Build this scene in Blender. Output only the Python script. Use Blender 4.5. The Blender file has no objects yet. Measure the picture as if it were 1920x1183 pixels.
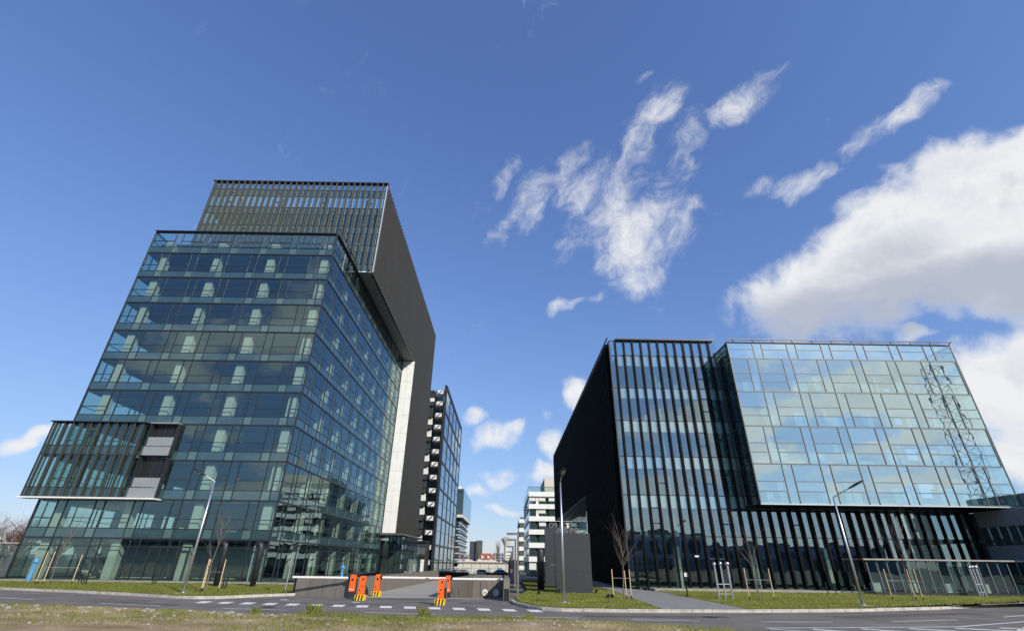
import bpy, math, random
from mathutils import Vector, Matrix
random.seed(7)
R = math.radians
S = bpy.context.scene
COL = S.collection

# ------------------------------------------------------------------ camera
F_PX, PIT, YAW, ROL, CH = 888.2, R(27.26), R(0.27), R(-0.77), 2.04
hv = Vector((math.sin(YAW), math.cos(YAW), 0)); r0 = Vector((math.cos(YAW), -math.sin(YAW), 0)); zv = Vector((0, 0, 1))
f0 = hv * math.cos(PIT) + zv * math.sin(PIT); u0 = -hv * math.sin(PIT) + zv * math.cos(PIT)
CR = r0 * math.cos(ROL) - u0 * math.sin(ROL); CU = r0 * math.sin(ROL) + u0 * math.cos(ROL)
cam = bpy.data.cameras.new('camera'); camo = bpy.data.objects.new('camera', cam); COL.objects.link(camo)
cam.sensor_fit = 'HORIZONTAL'; cam.sensor_width = 36; cam.lens = F_PX / 1920 * 36
cam.clip_start = 0.1; cam.clip_end = 6000
camo.matrix_world = Matrix(((CR.x, CU.x, -f0.x, 0), (CR.y, CU.y, -f0.y, 0), (CR.z, CU.z, -f0.z, CH), (0, 0, 0, 1)))
S.camera = camo

# ------------------------------------------------------------------ sun, sky, exposure
SUN_AZ, SUN_EL = R(142), R(30)          # azimuth clockwise from +Y
sdir = Vector((math.sin(SUN_AZ) * math.cos(SUN_EL), math.cos(SUN_AZ) * math.cos(SUN_EL), math.sin(SUN_EL)))
sl = bpy.data.lights.new('sun', 'SUN'); sl.energy = 3.4; sl.angle = R(0.53); sl.color = (1.0, 0.94, 0.85)
so = bpy.data.objects.new('sun', sl); COL.objects.link(so); so.rotation_euler = sdir.to_track_quat('Z', 'Y').to_euler()
so.location = (60, -60, 80)
S.view_settings.view_transform = 'Standard'; S.view_settings.look = 'None'
S.view_settings.exposure = 0.4; S.view_settings.gamma = 1.0; S.view_settings.use_curve_mapping = False
S.render.engine = 'CYCLES'
S.cycles.max_bounces = 6; S.cycles.transparent_max_bounces = 20; S.cycles.glossy_bounces = 3; S.cycles.diffuse_bounces = 3
S.cycles.caustics_reflective = False; S.cycles.caustics_refractive = False

W = bpy.data.worlds.new('World'); S.world = W; W.use_nodes = True
wn, wl = W.node_tree.nodes, W.node_tree.links
wn.clear()
def wnode(t, **k):
    n = wn.new(t)
    for a, b in k.items(): setattr(n, a, b)
    return n

# each cloud bank in view: image-plane direction, half-widths, tilt and strength; torn wisps first, then full cumulus
WISPS = [
    (1150, 355, 130, 74, 52, 0.62), (1180, 435, 95, 80, 35, 0.62), (1212, 245, 85, 42, 52, 0.56), (1085, 300, 75, 24, 36, 0.42), (1195, 505, 62, 40, 30, 0.48),
    (1255, 430, 56, 46, 60, 0.44), (1288, 285, 85, 34, 60, 0.55), (1370, 205, 95, 30, 38, 0.47), (1330, 240, 60, 26, 50, 0.46), (985, 385, 62, 36, 60, 0.48), (945, 330, 40, 18, 55, 0.44), (932, 440, 38, 14, 70, 0.42),
    (1660, 235, 80, 26, 42, 0.48), (1500, 345, 60, 20, 20, 0.50), (1420, 345, 32, 16, 40, 0.44), (1060, 568, 28, 13, 20, .52), (1125, 552, 22, 10, 20, .42), (1200, 145, 24, 10, 10, .34)]
CUMULUS = [
    (1710, 455, 300, 105, 34, 0.98), (1860, 350, 160, 95, 20, 1.05), (1560, 570, 170, 80, 18, 0.72), (1900, 490, 150, 95, 10, 0.95),
    (1890, 715, 130, 85, 60, 0.92), (1920, 840, 60, 80, 90, 0.85), (1720, 625, 40, 18, 20, 0.6),
    (925, 818, 48, 24, 15, 0.66), (885, 792, 35, 14, 0, 0.5), (1080, 735, 28, 36, 40, 0.62), (1040, 830, 28, 32, 50, 0.64), (1025, 780, 14, 20, 50, .5),
    (930, 895, 46, 18, 0, 0.52), (1020, 893, 36, 22, 20, 0.62), (885, 915, 28, 14, 0, .52), (958, 960, 40, 10, 0, 0.5), (62, 810, 46, 20, 15, .6)]
GREYBASE = [(1570, 600, 230, 75, 14, 1.0), (1760, 545, 220, 70, 12, 1.0), (1650, 500, 170, 60, 30, .7), (1900, 560, 120, 60, 0, .9)]
def wvm(op, a, b=None, sc=None):
    n = wn.new('ShaderNodeVectorMath'); n.operation = op
    for i, x in enumerate((a, b)):
        if x is None: continue
        if isinstance(x, (tuple, Vector)): n.inputs[i].default_value = tuple(x)
        else: wl.new(x, n.inputs[i])
    if sc is not None: n.inputs['Scale'].default_value = sc
    return n.outputs['Value'] if op == 'DOT_PRODUCT' else n.outputs['Vector']
def wm(op, a, b=None, c=None, clamp=False):
    n = wnode('ShaderNodeMath', operation=op); n.use_clamp = clamp
    for i, x in enumerate((a, b, c)):
        if x is None: continue
        if isinstance(x, (int, float)): n.inputs[i].default_value = x
        else: wl.new(x, n.inputs[i])
    return n.outputs[0]
def wrange(x, a, b, c, d, smooth=True):
    n = wnode('ShaderNodeMapRange'); n.interpolation_type = 'SMOOTHSTEP' if smooth else 'LINEAR'
    for i, v in enumerate((a, b, c, d)): n.inputs[1 + i].default_value = v
    wl.new(x, n.inputs[0]); return n.outputs[0]
def wnoise(vec, scale, detail, rough, dist=0.0, col=False):
    n = wn.new('ShaderNodeTexNoise'); n.inputs['Scale'].default_value = scale; n.inputs['Detail'].default_value = detail
    n.inputs['Roughness'].default_value = rough; n.inputs['Distortion'].default_value = dist; wl.new(vec, n.inputs['Vector'])
    return n.outputs['Color' if col else 'Fac']
def wmap(vec, loc, M, scale, kind='TEXTURE'):
    n = wn.new('ShaderNodeMapping'); n.vector_type = kind; wl.new(vec, n.inputs[0])
    n.inputs['Location'].default_value = tuple(loc); n.inputs['Rotation'].default_value = tuple(M.to_euler('XYZ')); n.inputs['Scale'].default_value = tuple(scale)
    return n.outputs[0]
def blobs(vec, items):
    out = None
    for px, py, ax, ay, rot, gain in items:
        D = f0 + CR * ((px - 960) / F_PX) + CU * ((591.5 - py) / F_PX); ln = D.length; D = D / ln
        e1 = (CR - D * CR.dot(D)).normalized(); e2 = D.cross(e1)
        if e2.dot(CU) < 0: e2 = -e2
        c, s_ = math.cos(R(rot)), math.sin(R(rot)); a1 = (e1 * c + e2 * s_).normalized(); a3 = D; a2 = a3.cross(a1)
        M = Matrix((a1, a2, a3)).transposed()
        v = wmap(vec, D, M, (ax / F_PX / ln, ay / F_PX / ln, .6)); rr = wvm('DOT_PRODUCT', v, v)
        m = wm('MULTIPLY_ADD', rr, -gain, 2 * gain)
        out = m if out is None else wm('MAXIMUM', out, m)
    return wm('MAXIMUM', out, 0.0)
tc = wnode('ShaderNodeTexCoord'); dv = tc.outputs['Generated']
warp = wvm('SCALE', wvm('SUBTRACT', wnoise(dv, 3.4, 2, .5, col=True), (0.5, 0.5, 0.5)), None, 0.06)
warp2 = wvm('SCALE', wvm('SUBTRACT', wnoise(dv, 12.0, 2, .6, col=True), (0.5, 0.5, 0.5)), None, 0.075)
dw = wvm('ADD', wvm('ADD', dv, warp), warp2)
# torn fibres run along one wind direction
ax_ = (CR * .62 + CU * .78).normalized(); az_ = f0; ay_ = az_.cross(ax_).normalized()
fv = wmap(dw, (0, 0, 0), Matrix((ax_, ay_, az_)).transposed(), (1.7, 1.0, 1.0))
fib = wnoise(fv, 8.0, 9, .71, .25)
fb = wnoise(dv, 10.0, 9, .66, .3)
fbo = wnoise(wvm('ADD', dv, (0.014, -0.018, 0.030)), 10.0, 4, .63, .3)
wden = wm('ADD', blobs(dw, WISPS), wm('MULTIPLY_ADD', fib, 3.9, -1.95))
walpha = wrange(wden, 0.38, 1.85, 0.0, 0.97)
# flat cloud layer overhead carries scattered cumulus over the whole of the rest of the sky
sx = wnode('ShaderNodeSeparateXYZ'); wl.new(dv, sx.inputs[0])
zz = wm('ADD', wm('MAXIMUM', sx.outputs['Z'], 0.0), 0.16)
cx = wnode('ShaderNodeCombineXYZ'); wl.new(wm('DIVIDE', sx.outputs['X'], zz), cx.inputs[0]); wl.new(wm('DIVIDE', sx.outputs['Y'], zz), cx.inputs[1])
lay = wm('MULTIPLY_ADD', wnoise(wvm('ADD', cx.outputs[0], (3.7, 1.2, 0.0)), 1.15, 4, .55), 8.0, -4.15)
side = wm('MULTIPLY_ADD', wvm('DOT_PRODUCT', dv, (0.62, -0.78, 0.0)), 2.0, -0.45)
lay = wm('ADD', lay, wm('MINIMUM', wm('MAXIMUM', side, -3.0), 0.90))
cden = wm('ADD', wm('MAXIMUM', blobs(dw, CUMULUS), lay), wm('MULTIPLY_ADD', fb, 2.4, -1.2))
calpha = wrange(cden, 0.45, 1.45, 0.0, 0.98)
alpha = wm('MAXIMUM', walpha, calpha)
lit = wrange(wm('SUBTRACT', fb, fbo), -0.16, 0.12, 0.0, 1.0)
core = wrange(cden, 0.9, 2.1, 0.0, 1.0)
gb0 = wrange(wm('ADD', blobs(dv, GREYBASE), wm('MULTIPLY_ADD', fb, 1.6, -0.8)), 0.5, 1.9, 0.0, 0.85)
gb1 = wm('MULTIPLY', wm('SUBTRACT', 1.0, lit), wm('MULTIPLY', core, 0.4))
shade = wm('SUBTRACT', 1.0, wm('MULTIPLY', wm('MAXIMUM', gb0, gb1), wrange(cden, .5, 1.3, .2, 1.0)), clamp=True)
ccol = wnode('ShaderNodeMix', data_type='RGBA'); ccol.inputs[6].default_value = (0.31, 0.345, 0.43, 1); ccol.inputs[7].default_value = (0.66, 0.665, 0.68, 1)
wl.new(shade, ccol.inputs[0])
sky = wnode('ShaderNodeTexSky', sky_type='NISHITA'); sky.sun_disc = False; sky.sun_elevation = SUN_EL; sky.sun_rotation = SUN_AZ
sky.altitude = 100; sky.air_density = 1.0; sky.dust_density = 0.2; sky.ozone_density = 2.0
# film-like shoulder: the bright band at the horizon is compressed as the camera compressed it
raw = wvm('SCALE', wvm('MULTIPLY', sky.outputs[0], (0.86, 1.00, 1.50)), None, 0.152)
den = wm('MULTIPLY_ADD', wvm('DOT_PRODUCT', raw, (0.25, 0.55, 0.2)), 0.50, 1.0)
dsc = wnode('ShaderNodeVectorMath', operation='SCALE'); wl.new(raw, dsc.inputs[0]); wl.new(wm('DIVIDE', 1.0, den), dsc.inputs['Scale'])
bg1 = wnode('ShaderNodeBackground'); bg1.inputs[1].default_value = 1.0; wl.new(wvm('DIVIDE', dsc.outputs[0], wvm('ADD', wvm('SCALE', dsc.outputs[0], None, 0.55), (1.0, 1.0, 1.0))), bg1.inputs[0])
bg2 = wnode('ShaderNodeBackground'); bg2.inputs[1].default_value = 1.0; wl.new(ccol.outputs[2], bg2.inputs[0])
mixw = wnode('ShaderNodeMixShader'); wl.new(alpha, mixw.inputs[0]); wl.new(bg1.outputs[0], mixw.inputs[1]); wl.new(bg2.outputs[0], mixw.inputs[2])
wout = wnode('ShaderNodeOutputWorld'); wl.new(mixw.outputs[0], wout.inputs[0])

# ------------------------------------------------------------------ materials
MATS = {}
def newmat(name):
    m = bpy.data.materials.new(name); m.use_nodes = True; MATS[name] = m
    nt = m.node_tree; nt.nodes.clear()
    return m, nt.nodes, nt.links
def pmat(name, col, rough=0.6, metal=0.0, var=0.15, scale=3.0, bump=0.0, bscale=30.0, spec=0.5, col2=None, detail=6, stretch=None):
    m, N, L = newmat(name)
    out = N.new('ShaderNodeOutputMaterial'); b = N.new('ShaderNodeBsdfPrincipled'); L.new(b.outputs[0], out.inputs[0])
    t = N.new('ShaderNodeTexCoord'); n = N.new('ShaderNodeTexNoise'); n.inputs['Scale'].default_value = scale; n.inputs['Detail'].default_value = detail
    g = N.new('ShaderNodeNewGeometry'); v = g.outputs['Position']
    if stretch:
        mp = N.new('ShaderNodeMapping'); mp.inputs['Scale'].default_value = stretch; L.new(v, mp.inputs[0]); v = mp.outputs[0]
    L.new(v, n.inputs['Vector'])
    mx = N.new('ShaderNodeMix'); mx.data_type = 'RGBA'
    c2 = col2 or tuple(c * (1 - var) for c in col); c1 = col if col2 else tuple(min(1, c * (1 + var)) for c in col)
    mx.inputs[6].default_value = (*c2, 1); mx.inputs[7].default_value = (*c1, 1)
    mr = N.new('ShaderNodeMapRange'); mr.inputs[1].default_value = .3; mr.inputs[2].default_value = .7; L.new(n.outputs['Fac'], mr.inputs[0])
    L.new(mr.outputs[0], mx.inputs[0]); L.new(mx.outputs[2], b.inputs['Base Color'])
    b.inputs['Roughness'].default_value = rough; b.inputs['Metallic'].default_value = metal; b.inputs['Specular IOR Level'].default_value = spec
    if bump:
        n2 = N.new('ShaderNodeTexNoise'); n2.inputs['Scale'].default_value = bscale; n2.inputs['Detail'].default_value = 5; L.new(g.outputs['Position'], n2.inputs['Vector'])
        bp = N.new('ShaderNodeBump'); bp.inputs['Strength'].default_value = bump; bp.inputs['Distance'].default_value = 0.05; L.new(n2.outputs['Fac'], bp.inputs['Height']); L.new(bp.outputs[0], b.inputs['Normal'])
    return m
def glassmat(name, tint, base, refl=(1, 1, 1), wav=0.25, back=None, backmix=0.0):
    """coated pane: mirror coat over tinted see-through glass; the far side of the pane lets light straight out"""
    m, N, L = newmat(name)
    out = N.new('ShaderNodeOutputMaterial')
    tr = N.new('ShaderNodeBsdfTransparent'); tr.inputs[0].default_value = (*tint, 1)
    clear = N.new('ShaderNodeBsdfTransparent'); clear.inputs[0].default_value = (1, 1, 1, 1)
    gl = N.new('ShaderNodeBsdfGlossy'); gl.inputs[0].default_value = (*refl, 1); gl.inputs['Roughness'].default_value = 0.0
    fr = N.new('ShaderNodeFresnel'); fr.inputs[0].default_value = 1.5
    mr = N.new('ShaderNodeMapRange'); mr.inputs[1].default_value = 0.04; mr.inputs[2].default_value = 1.0; mr.inputs[3].default_value = base; mr.inputs[4].default_value = 1.0
    L.new(fr.outputs[0], mr.inputs[0])
    geo = N.new('ShaderNodeNewGeometry')
    if wav:
        n = N.new('ShaderNodeTexNoise'); n.inputs['Scale'].default_value = 0.55; n.inputs['Detail'].default_value = 2; L.new(geo.outputs['Position'], n.inputs['Vector'])
        bp = N.new('ShaderNodeBump'); bp.inputs['Strength'].default_value = wav; bp.inputs['Distance'].default_value = 0.03
        L.new(n.outputs['Fac'], bp.inputs['Height']); L.new(bp.outputs[0], gl.inputs['Normal'])
    oi = N.new('ShaderNodeObjectInfo'); vr = N.new('ShaderNodeMapRange'); vr.inputs[3].default_value = 0.92; vr.inputs[4].default_value = 1.07; L.new(oi.outputs['Random'], vr.inputs[0])
    vm_ = N.new('ShaderNodeMath'); vm_.operation = 'MULTIPLY'; vm_.use_clamp = True; L.new(mr.outputs[0], vm_.inputs[0]); L.new(vr.outputs[0], vm_.inputs[1])
    inner = tr.outputs[0]
    if back:
        df = N.new('ShaderNodeBsdfDiffuse'); df.inputs[0].default_value = (*back, 1)
        mb = N.new('ShaderNodeMixShader'); mb.inputs[0].default_value = backmix; L.new(tr.outputs[0], mb.inputs[1]); L.new(df.outputs[0], mb.inputs[2]); inner = mb.outputs[0]
    mx = N.new('ShaderNodeMixShader'); L.new(vm_.outputs[0], mx.inputs[0]); L.new(inner, mx.inputs[1]); L.new(gl.outputs[0], mx.inputs[2])
    m2 = N.new('ShaderNodeMixShader'); L.new(geo.outputs['Backfacing'], m2.inputs[0]); L.new(mx.outputs[0], m2.inputs[1]); L.new(clear.outputs[0], m2.inputs[2])
    L.new(m2.outputs[0], out.inputs[0])
    return m

glassmat('glass_left', (0.66, 0.80, 0.74), 0.17, (0.66, 0.90, 0.92))
glassmat('spandrel_left', (0.10, 0.15, 0.15), 0.12, (0.72, 0.9, 1.0), back=(0.05, 0.10, 0.11), backmix=0.7)
glassmat('spandrel_pale', (0.10, 0.15, 0.15), 0.12, (0.72, 0.9, 0.95), back=(0.10, 0.18, 0.175), backmix=0.75)
glassmat('glass_right', (0.42, 0.58, 0.60), 0.33, (0.72, 0.93, 1.0))
glassmat('spandrel_right', (0.3, 0.42, 0.44), 0.36, (0.76, 0.95, 1.0), back=(0.26, 0.38, 0.40), backmix=0.7)
glassmat('glass_bay', (0.60, 0.90, 0.90), 0.60, (0.82, 1.0, 1.0), wav=0.16)
glassmat('glass_shaded', (0.16, 0.26, 0.24), 0.05, (0.55, 0.70, 0.70))  # darker glass for left-facing returns, their shade put into the tint
glassmat('glass_clear', (0.62, 0.74, 0.70), 0.035, (0.9, 1, 1), wav=.08)
glassmat('glass_far', (0.25, 0.36, 0.36), 0.22, (0.8, 0.92, 1.0), wav=0.1, back=(0.06, 0.09, 0.10), backmix=0.8)
pmat('frame_dark', (0.022, 0.027, 0.032), 0.4, var=.1)
pmat('frame_grey', (0.10, 0.115, 0.12), 0.45, var=.1)
pmat('slab', (0.12, 0.125, 0.125), 0.8)
pmat('ceiling_dark', (0.17, 0.185, 0.185), 0.8)
pmat('column', (0.52, 0.52, 0.47), 0.8, var=.06)
pmat('interior_dark', (0.085, 0.105, 0.105), 0.8)
pmat('interior_pale', (0.50, 0.52, 0.49), 0.8)
pmat('blind', (0.70, 0.71, 0.66), 0.8)
pmat('fin_black', (0.0035, 0.004, 0.005), 0.5, spec=.12)
pmat('fin_taupe', (0.080, 0.082, 0.070), 0.5, var=.08)
pmat('slat_brown', (0.050, 0.052, 0.043), 0.5, var=.08)
pmat('cladding_dark', (0.036, 0.036, 0.033), 0.5, var=.12, scale=.8)
pmat('cladding_black', (0.0035, 0.0035, 0.004), 0.6, spec=.1)
pmat('wall_white', (0.80, 0.82, 0.79), 0.65, var=.06, scale=1.2)
pmat('panel_grey', (0.25, 0.27, 0.275), 0.5, var=.05)
pmat('panel_silver', (0.55, 0.57, 0.60), 0.35, metal=.3, var=.05)
pmat('metal_steel', (0.62, 0.63, 0.64), 0.35, metal=.85, var=.05)
pmat('paint_white', (0.78, 0.78, 0.76), 0.5, var=.05)
pmat('road_paint', (0.74, 0.74, 0.70), 0.8, var=.25, scale=6)
pmat('asphalt', (0.178, 0.162, 0.144), 0.9, var=.25, scale=.45, bump=.25, bscale=60, spec=.25)
pmat('asphalt_old', (0.165, 0.155, 0.142), 0.9, var=.22, scale=.6, bump=.25, bscale=50, spec=.25)
pmat('concrete_drive', (0.36, 0.34, 0.30), 0.9, var=.18, scale=.8, bump=.15, bscale=20, spec=.2, stretch=(.4, 2.5, 1))
pmat('concrete', (0.34, 0.32, 0.28), 0.9, var=.2, scale=2.0, bump=.2, bscale=25, spec=.2)
pmat('concrete_wall', (0.185, 0.168, 0.145), 0.85, var=.15, scale=1.3, bump=.1, bscale=14, spec=.2, stretch=(3, 3, .35))
pmat('kerb_stone', (0.46, 0.435, 0.38), 0.9, var=.22, scale=3, bump=.3, bscale=25, spec=.2)
pmat('paving', (0.26, 0.25, 0.235), 0.9, var=.12, scale=1.5, bump=.1, spec=.2)
pmat('lawn', (0.165, 0.172, 0.032), 0.95, scale=.9, bump=.9, bscale=18, spec=.1, col2=(0.085, 0.095, 0.02))
pmat('grass_blade', (0.20, 0.215, 0.045), 0.8, scale=.7, spec=.2, col2=(0.105, 0.125, 0.03))
pmat('grass_dry', (0.36, 0.31, 0.18), 0.85, scale=.8, spec=.15, col2=(0.22, 0.19, 0.10))
pmat('earth', (0.44, 0.335, 0.215), 0.95, scale=.75, bump=.8, bscale=9, spec=.1, col2=(0.21, 0.155, 0.075), detail=9)
pmat('far_ground', (0.16, 0.155, 0.13), 0.95, scale=.05, col2=(0.09, 0.10, 0.06))
pmat('bark', (0.17, 0.135, 0.11), 0.9, var=.25, scale=8)
pmat('bark_red', (0.19, 0.10, 0.075), 0.9, var=.25, scale=3)
pmat('bark_pale', (0.34, 0.29, 0.21), 0.9, var=.25, scale=3)
pmat('stake_wood', (0.60, 0.47, 0.28), 0.8, var=.12, scale=6)
pmat('orange', (0.90, 0.135, 0.015), 0.4, var=.05)
pmat('yellow', (0.82, 0.55, 0.03), 0.5, var=.06)
pmat('black_paint_and_shade', (0.012, 0.012, 0.013), 0.5)  # real black paint, and the painted shade of the balcony openings
pmat('dark_metal', (0.024, 0.026, 0.030), 0.45)
pmat('lamp_grey', (0.15, 0.135, 0.12), 0.5)
pmat('blue_paint', (0.07, 0.30, 0.62), 0.45, var=.08)
pmat('monolith', (0.030, 0.033, 0.038), 0.5, var=.05, scale=1)
pmat('letter_metal', (0.22, 0.22, 0.22), 0.4, metal=.3)
pmat('red_tile', (0.36, 0.09, 0.06), 0.8)
pmat('plaster', (0.62, 0.58, 0.50), 0.85, var=.08)
pmat('roof_pale', (0.60, 0.58, 0.55), 0.8)
pmat('far_tower', (0.045, 0.052, 0.066), 0.6)
pmat('far_block', (0.30, 0.33, 0.38), 0.8)
pmat('hedge', (0.022, 0.030, 0.018), 0.9, scale=4, bump=.8, bscale=8)
pmat('car_paint', (0.35, 0.38, 0.42), 0.3, var=.04); pmat('car_paint_dark', (0.05, 0.06, 0.08), 0.3, var=.04)
pmat('tyre', (0.012, 0.012, 0.012), 0.8); pmat('red_light', (0.6, 0.03, 0.03), 0.5)
pmat('lens', (0.5, 0.5, 0.45), 0.3)
pmat('bridge_grey', (0.20, 0.225, 0.24), 0.5, var=.05)
pmat('mast_grey', (0.30, 0.32, 0.34), 0.6)

# ------------------------------------------------------------------ mesh builder
class MB:
    def __init__(s): s.v, s.f = [], []
    def box(s, x0, y0, z0, x1, y1, z1):
        b = len(s.v); s.v += [(x, y, z) for z in (z0, z1) for (x, y) in ((x0, y0), (x1, y0), (x1, y1), (x0, y1))]
        s.f += [(b, b+3, b+2, b+1), (b+4, b+5, b+6, b+7), (b, b+1, b+5, b+4), (b+1, b+2, b+6, b+5), (b+2, b+3, b+7, b+6), (b+3, b, b+4, b+7)]
        return s
    def obox(s, c, a, b_, c_):          # centre and three half vectors (right handed)
        c = Vector(c); a, b_, c_ = Vector(a), Vector(b_), Vector(c_); b = len(s.v)
        s.v += [tuple(c + a*i + b_*j + c_*k) for k in (-1, 1) for (i, j) in ((-1, -1), (1, -1), (1, 1), (-1, 1))]
        s.f += [(b, b+3, b+2, b+1), (b+4, b+5, b+6, b+7), (b, b+1, b+5, b+4), (b+1, b+2, b+6, b+5), (b+2, b+3, b+7, b+6), (b+3, b, b+4, b+7)]
        return s
    def bar(s, p, q, w, d=None):
        p, q = Vector(p), Vector(q); t = q - p; L_ = t.length; t.normalize()
        up = Vector((0, 0, 1)) if abs(t.z) < .95 else Vector((1, 0, 0))
        a = t.cross(up).normalized(); b_ = t.cross(a)
        return s.obox((p + q) / 2, a * w / 2, b_ * (d or w) / 2, t * L_ / 2)
    def tube(s, pts, rad, n=8, cap=True):
        pts = [Vector(p) for p in pts]; rad = rad if isinstance(rad, (list, tuple)) else [rad] * len(pts)
        base = len(s.v)
        for i, p in enumerate(pts):
            t = (pts[min(i+1, len(pts)-1)] - pts[max(i-1, 0)]).normalized()
            ref = Vector((0, 1, 0)) if abs(t.y) < .9 else Vector((1, 0, 0))
            a = t.cross(ref).normalized(); b_ = t.cross(a)
            for k in range(n):
                w = 2 * math.pi * k / n; s.v.append(tuple(p + (a * math.cos(w) + b_ * math.sin(w)) * rad[i]))
        for i in range(len(pts) - 1):
            for k in range(n):
                k2 = (k + 1) % n; s.f.append((base+i*n+k, base+i*n+k2, base+(i+1)*n+k2, base+(i+1)*n+k))
        if cap:
            s.f.append(tuple(base + k for k in range(n))[::-1]); s.f.append(tuple(base + (len(pts)-1)*n + k for k in range(n)))
        return s
    def poly(s, pts, z):
        b = len(s.v); s.v += [(p[0], p[1], z if len(p) < 3 else p[2]) for p in pts]; s.f.append(tuple(range(b, b + len(pts)))); return s
    def prism(s, pts, z0, z1):          # counter-clockwise outline
        b = len(s.v); n = len(pts)
        s.v += [(p[0], p[1], z0) for p in pts] + [(p[0], p[1], z1) for p in pts]
        s.f.append(tuple(range(b, b+n))[::-1]); s.f.append(tuple(range(b+n, b+2*n)))
        for k in range(n): k2 = (k+1) % n; s.f.append((b+k, b+k2, b+n+k2, b+n+k))
        return s
    def quad(s, *p):
        b = len(s.v); s.v += [tuple(x) for x in p]; s.f.append(tuple(range(b, b + len(p)))); return s
    def mesh(s, name, mat):
        m = bpy.data.meshes.new(name); m.from_pydata(s.v, [], s.f); m.materials.append(MATS[mat]); m.update(); return m
    def build(s, name, mat, parent=None, smooth=False, **k):
        m = s.mesh(name, mat)
        if smooth: m.polygons.foreach_set('use_smooth', [True] * len(m.polygons))
        return put(name, m, parent, **k)
def put(name, mesh, parent=None, label=None, cat=None, group=None, kind=None):
    o = bpy.data.objects.new(name, mesh); COL.objects.link(o)
    if parent is not None:
        o.parent = parent
        o.matrix_parent_inverse = Matrix.Translation(-parent.location) if parent.type == 'EMPTY' and parent.get('_w') else Matrix()
    tag(o, label, cat, group, kind); return o
def tag(o, label=None, cat=None, group=None, kind=None):
    for a, b in (('label', label), ('category', cat), ('group', group), ('kind', kind)):
        if b: o[a] = b
    return o
def thing(name, label, cat, loc=(0, 0, 0), group=None):
    """Empty at the base; children are then given in the thing's own local coordinates"""
    o = bpy.data.objects.new(name, None); COL.objects.link(o); o.location = loc; o.empty_display_size = .5
    return tag(o, label, cat, group)
def copy_tree(o, loc, label, group=None, parent=None, rz=0.0):
    c = o.copy(); COL.objects.link(c)
    if parent is None:
        c.location = loc; c['label'] = label; c.rotation_euler.z = rz
        if group: c['group'] = group
    else: c.parent = parent
    for ch in [x for x in o.children]: copy_tree(ch, None, None, None, c)
    return c
def box(name, mat, parent, *a, **k): return MB().box(*a).build(name, mat, parent, **k)

# ------------------------------------------------------------------ glazing
class Glazing:
    """collects panes and bars of one wall; u runs along the wall to the right as seen from outside"""
    def __init__(s, o, u): s.o = Vector(o); s.u = Vector(u).normalized(); s.n = s.u.cross(Vector((0, 0, 1))); s.panes = []; s.fr = MB()
    def pane(s, a, b, z0, z1, mat):
        if b - a > .05 and z1 - z0 > .05: s.panes.append((s, a, b, z0, z1, mat))
    def vbar(s, a, z0, z1, w=.07, d=.10, out=.05):
        s.fr.obox(s.o + s.u * a + s.n * (out - d/2) + Vector((0, 0, (z0+z1)/2)), s.u * w/2, -s.n * d/2, Vector((0, 0, (z1-z0)/2)))
    def hbar(s, a, b, z, w=.07, d=.10, out=.05):
        s.fr.obox(s.o + s.u * (a+b)/2 + s.n * (out - d/2) + Vector((0, 0, z)), s.u * (b-a)/2, -s.n * d/2, Vector((0, 0, w/2)))
    def brick(s, W, z0, z1, mod, wide, phase, cuts, sp, vis, ncuts=None):
        """one storey of alternating wide and narrow panes; cuts are transom heights in the wide ones"""
        ncuts = cuts[:1] if ncuts is None else ncuts
        H = z1 - z0; x = -phase; i = 0; edges = []
        while x < W - .01:
            a, b = max(0, x), min(W, x + wide); c = min(W, x + mod)
            for (p, q, cc) in ((a, b, cuts), (max(0, b), c, ncuts)):
                if q - p < .06: continue
                zs = [z0] + [z0 + H * k for k in cc] + [z1]
                for j in range(len(zs) - 1):
                    s.pane(p, q, zs[j], zs[j+1], (('spandrel_pale' if cc is ncuts else sp) if sp == 'spandrel_left' else sp) if (j == 0 and cc) else vis)
                    if j: s.hbar(p, q, zs[j], .055, .09, .045)
                if p > .02: edges.append(p)
            x += mod
        for e in edges: s.vbar(e, z0, z1, .07, .11, .06)
PANE_MESH = {}
def pane_mesh(mat):
    if mat not in PANE_MESH: PANE_MESH[mat] = MB().box(-.5, -.5, -.5, .5, .5, .5).mesh('pane', mat)
    return PANE_MESH[mat]
def visible_size(c, w, h, n):
    d = Vector(c) - Vector((0, 0, CH)); dist = d.length
    return max(0.0, -d.normalized().dot(n)) * w * h / dist**2
def place_panes(panes, parent, limit=300, rest_name='pane_field'):
    P = []
    for (g, a, b, z0, z1, mat) in panes:
        c = g.o + g.u * ((a+b)/2) + Vector((0, 0, (z0+z1)/2)); P.append((visible_size(c, b-a, z1-z0, g.n), c, g, b-a, z1-z0, mat))
    P.sort(key=lambda t: -t[0]); rest = {}
    for k, (sz, c, g, w, h, mat) in enumerate(P):
        j1, j2 = random.gauss(0, .0011), random.gauss(0, .0011)
        if k < limit:
            o = put('pane', pane_mesh(mat), parent); o.location = c
            o.rotation_euler = (j1, 0, math.atan2(g.u.y, g.u.x) + j2); o.scale = (w, .03, h)
        else:
            m = rest.setdefault(mat, MB())
            u = (g.u + g.n * j2).normalized(); z = (Vector((0, 0, 1)) + g.n * j1).normalized()
            m.obox(c, u * w/2, -g.n * .015, z * h/2)
    for mat, m in rest.items(): m.build(rest_name, mat, parent, kind='stuff')

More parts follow.
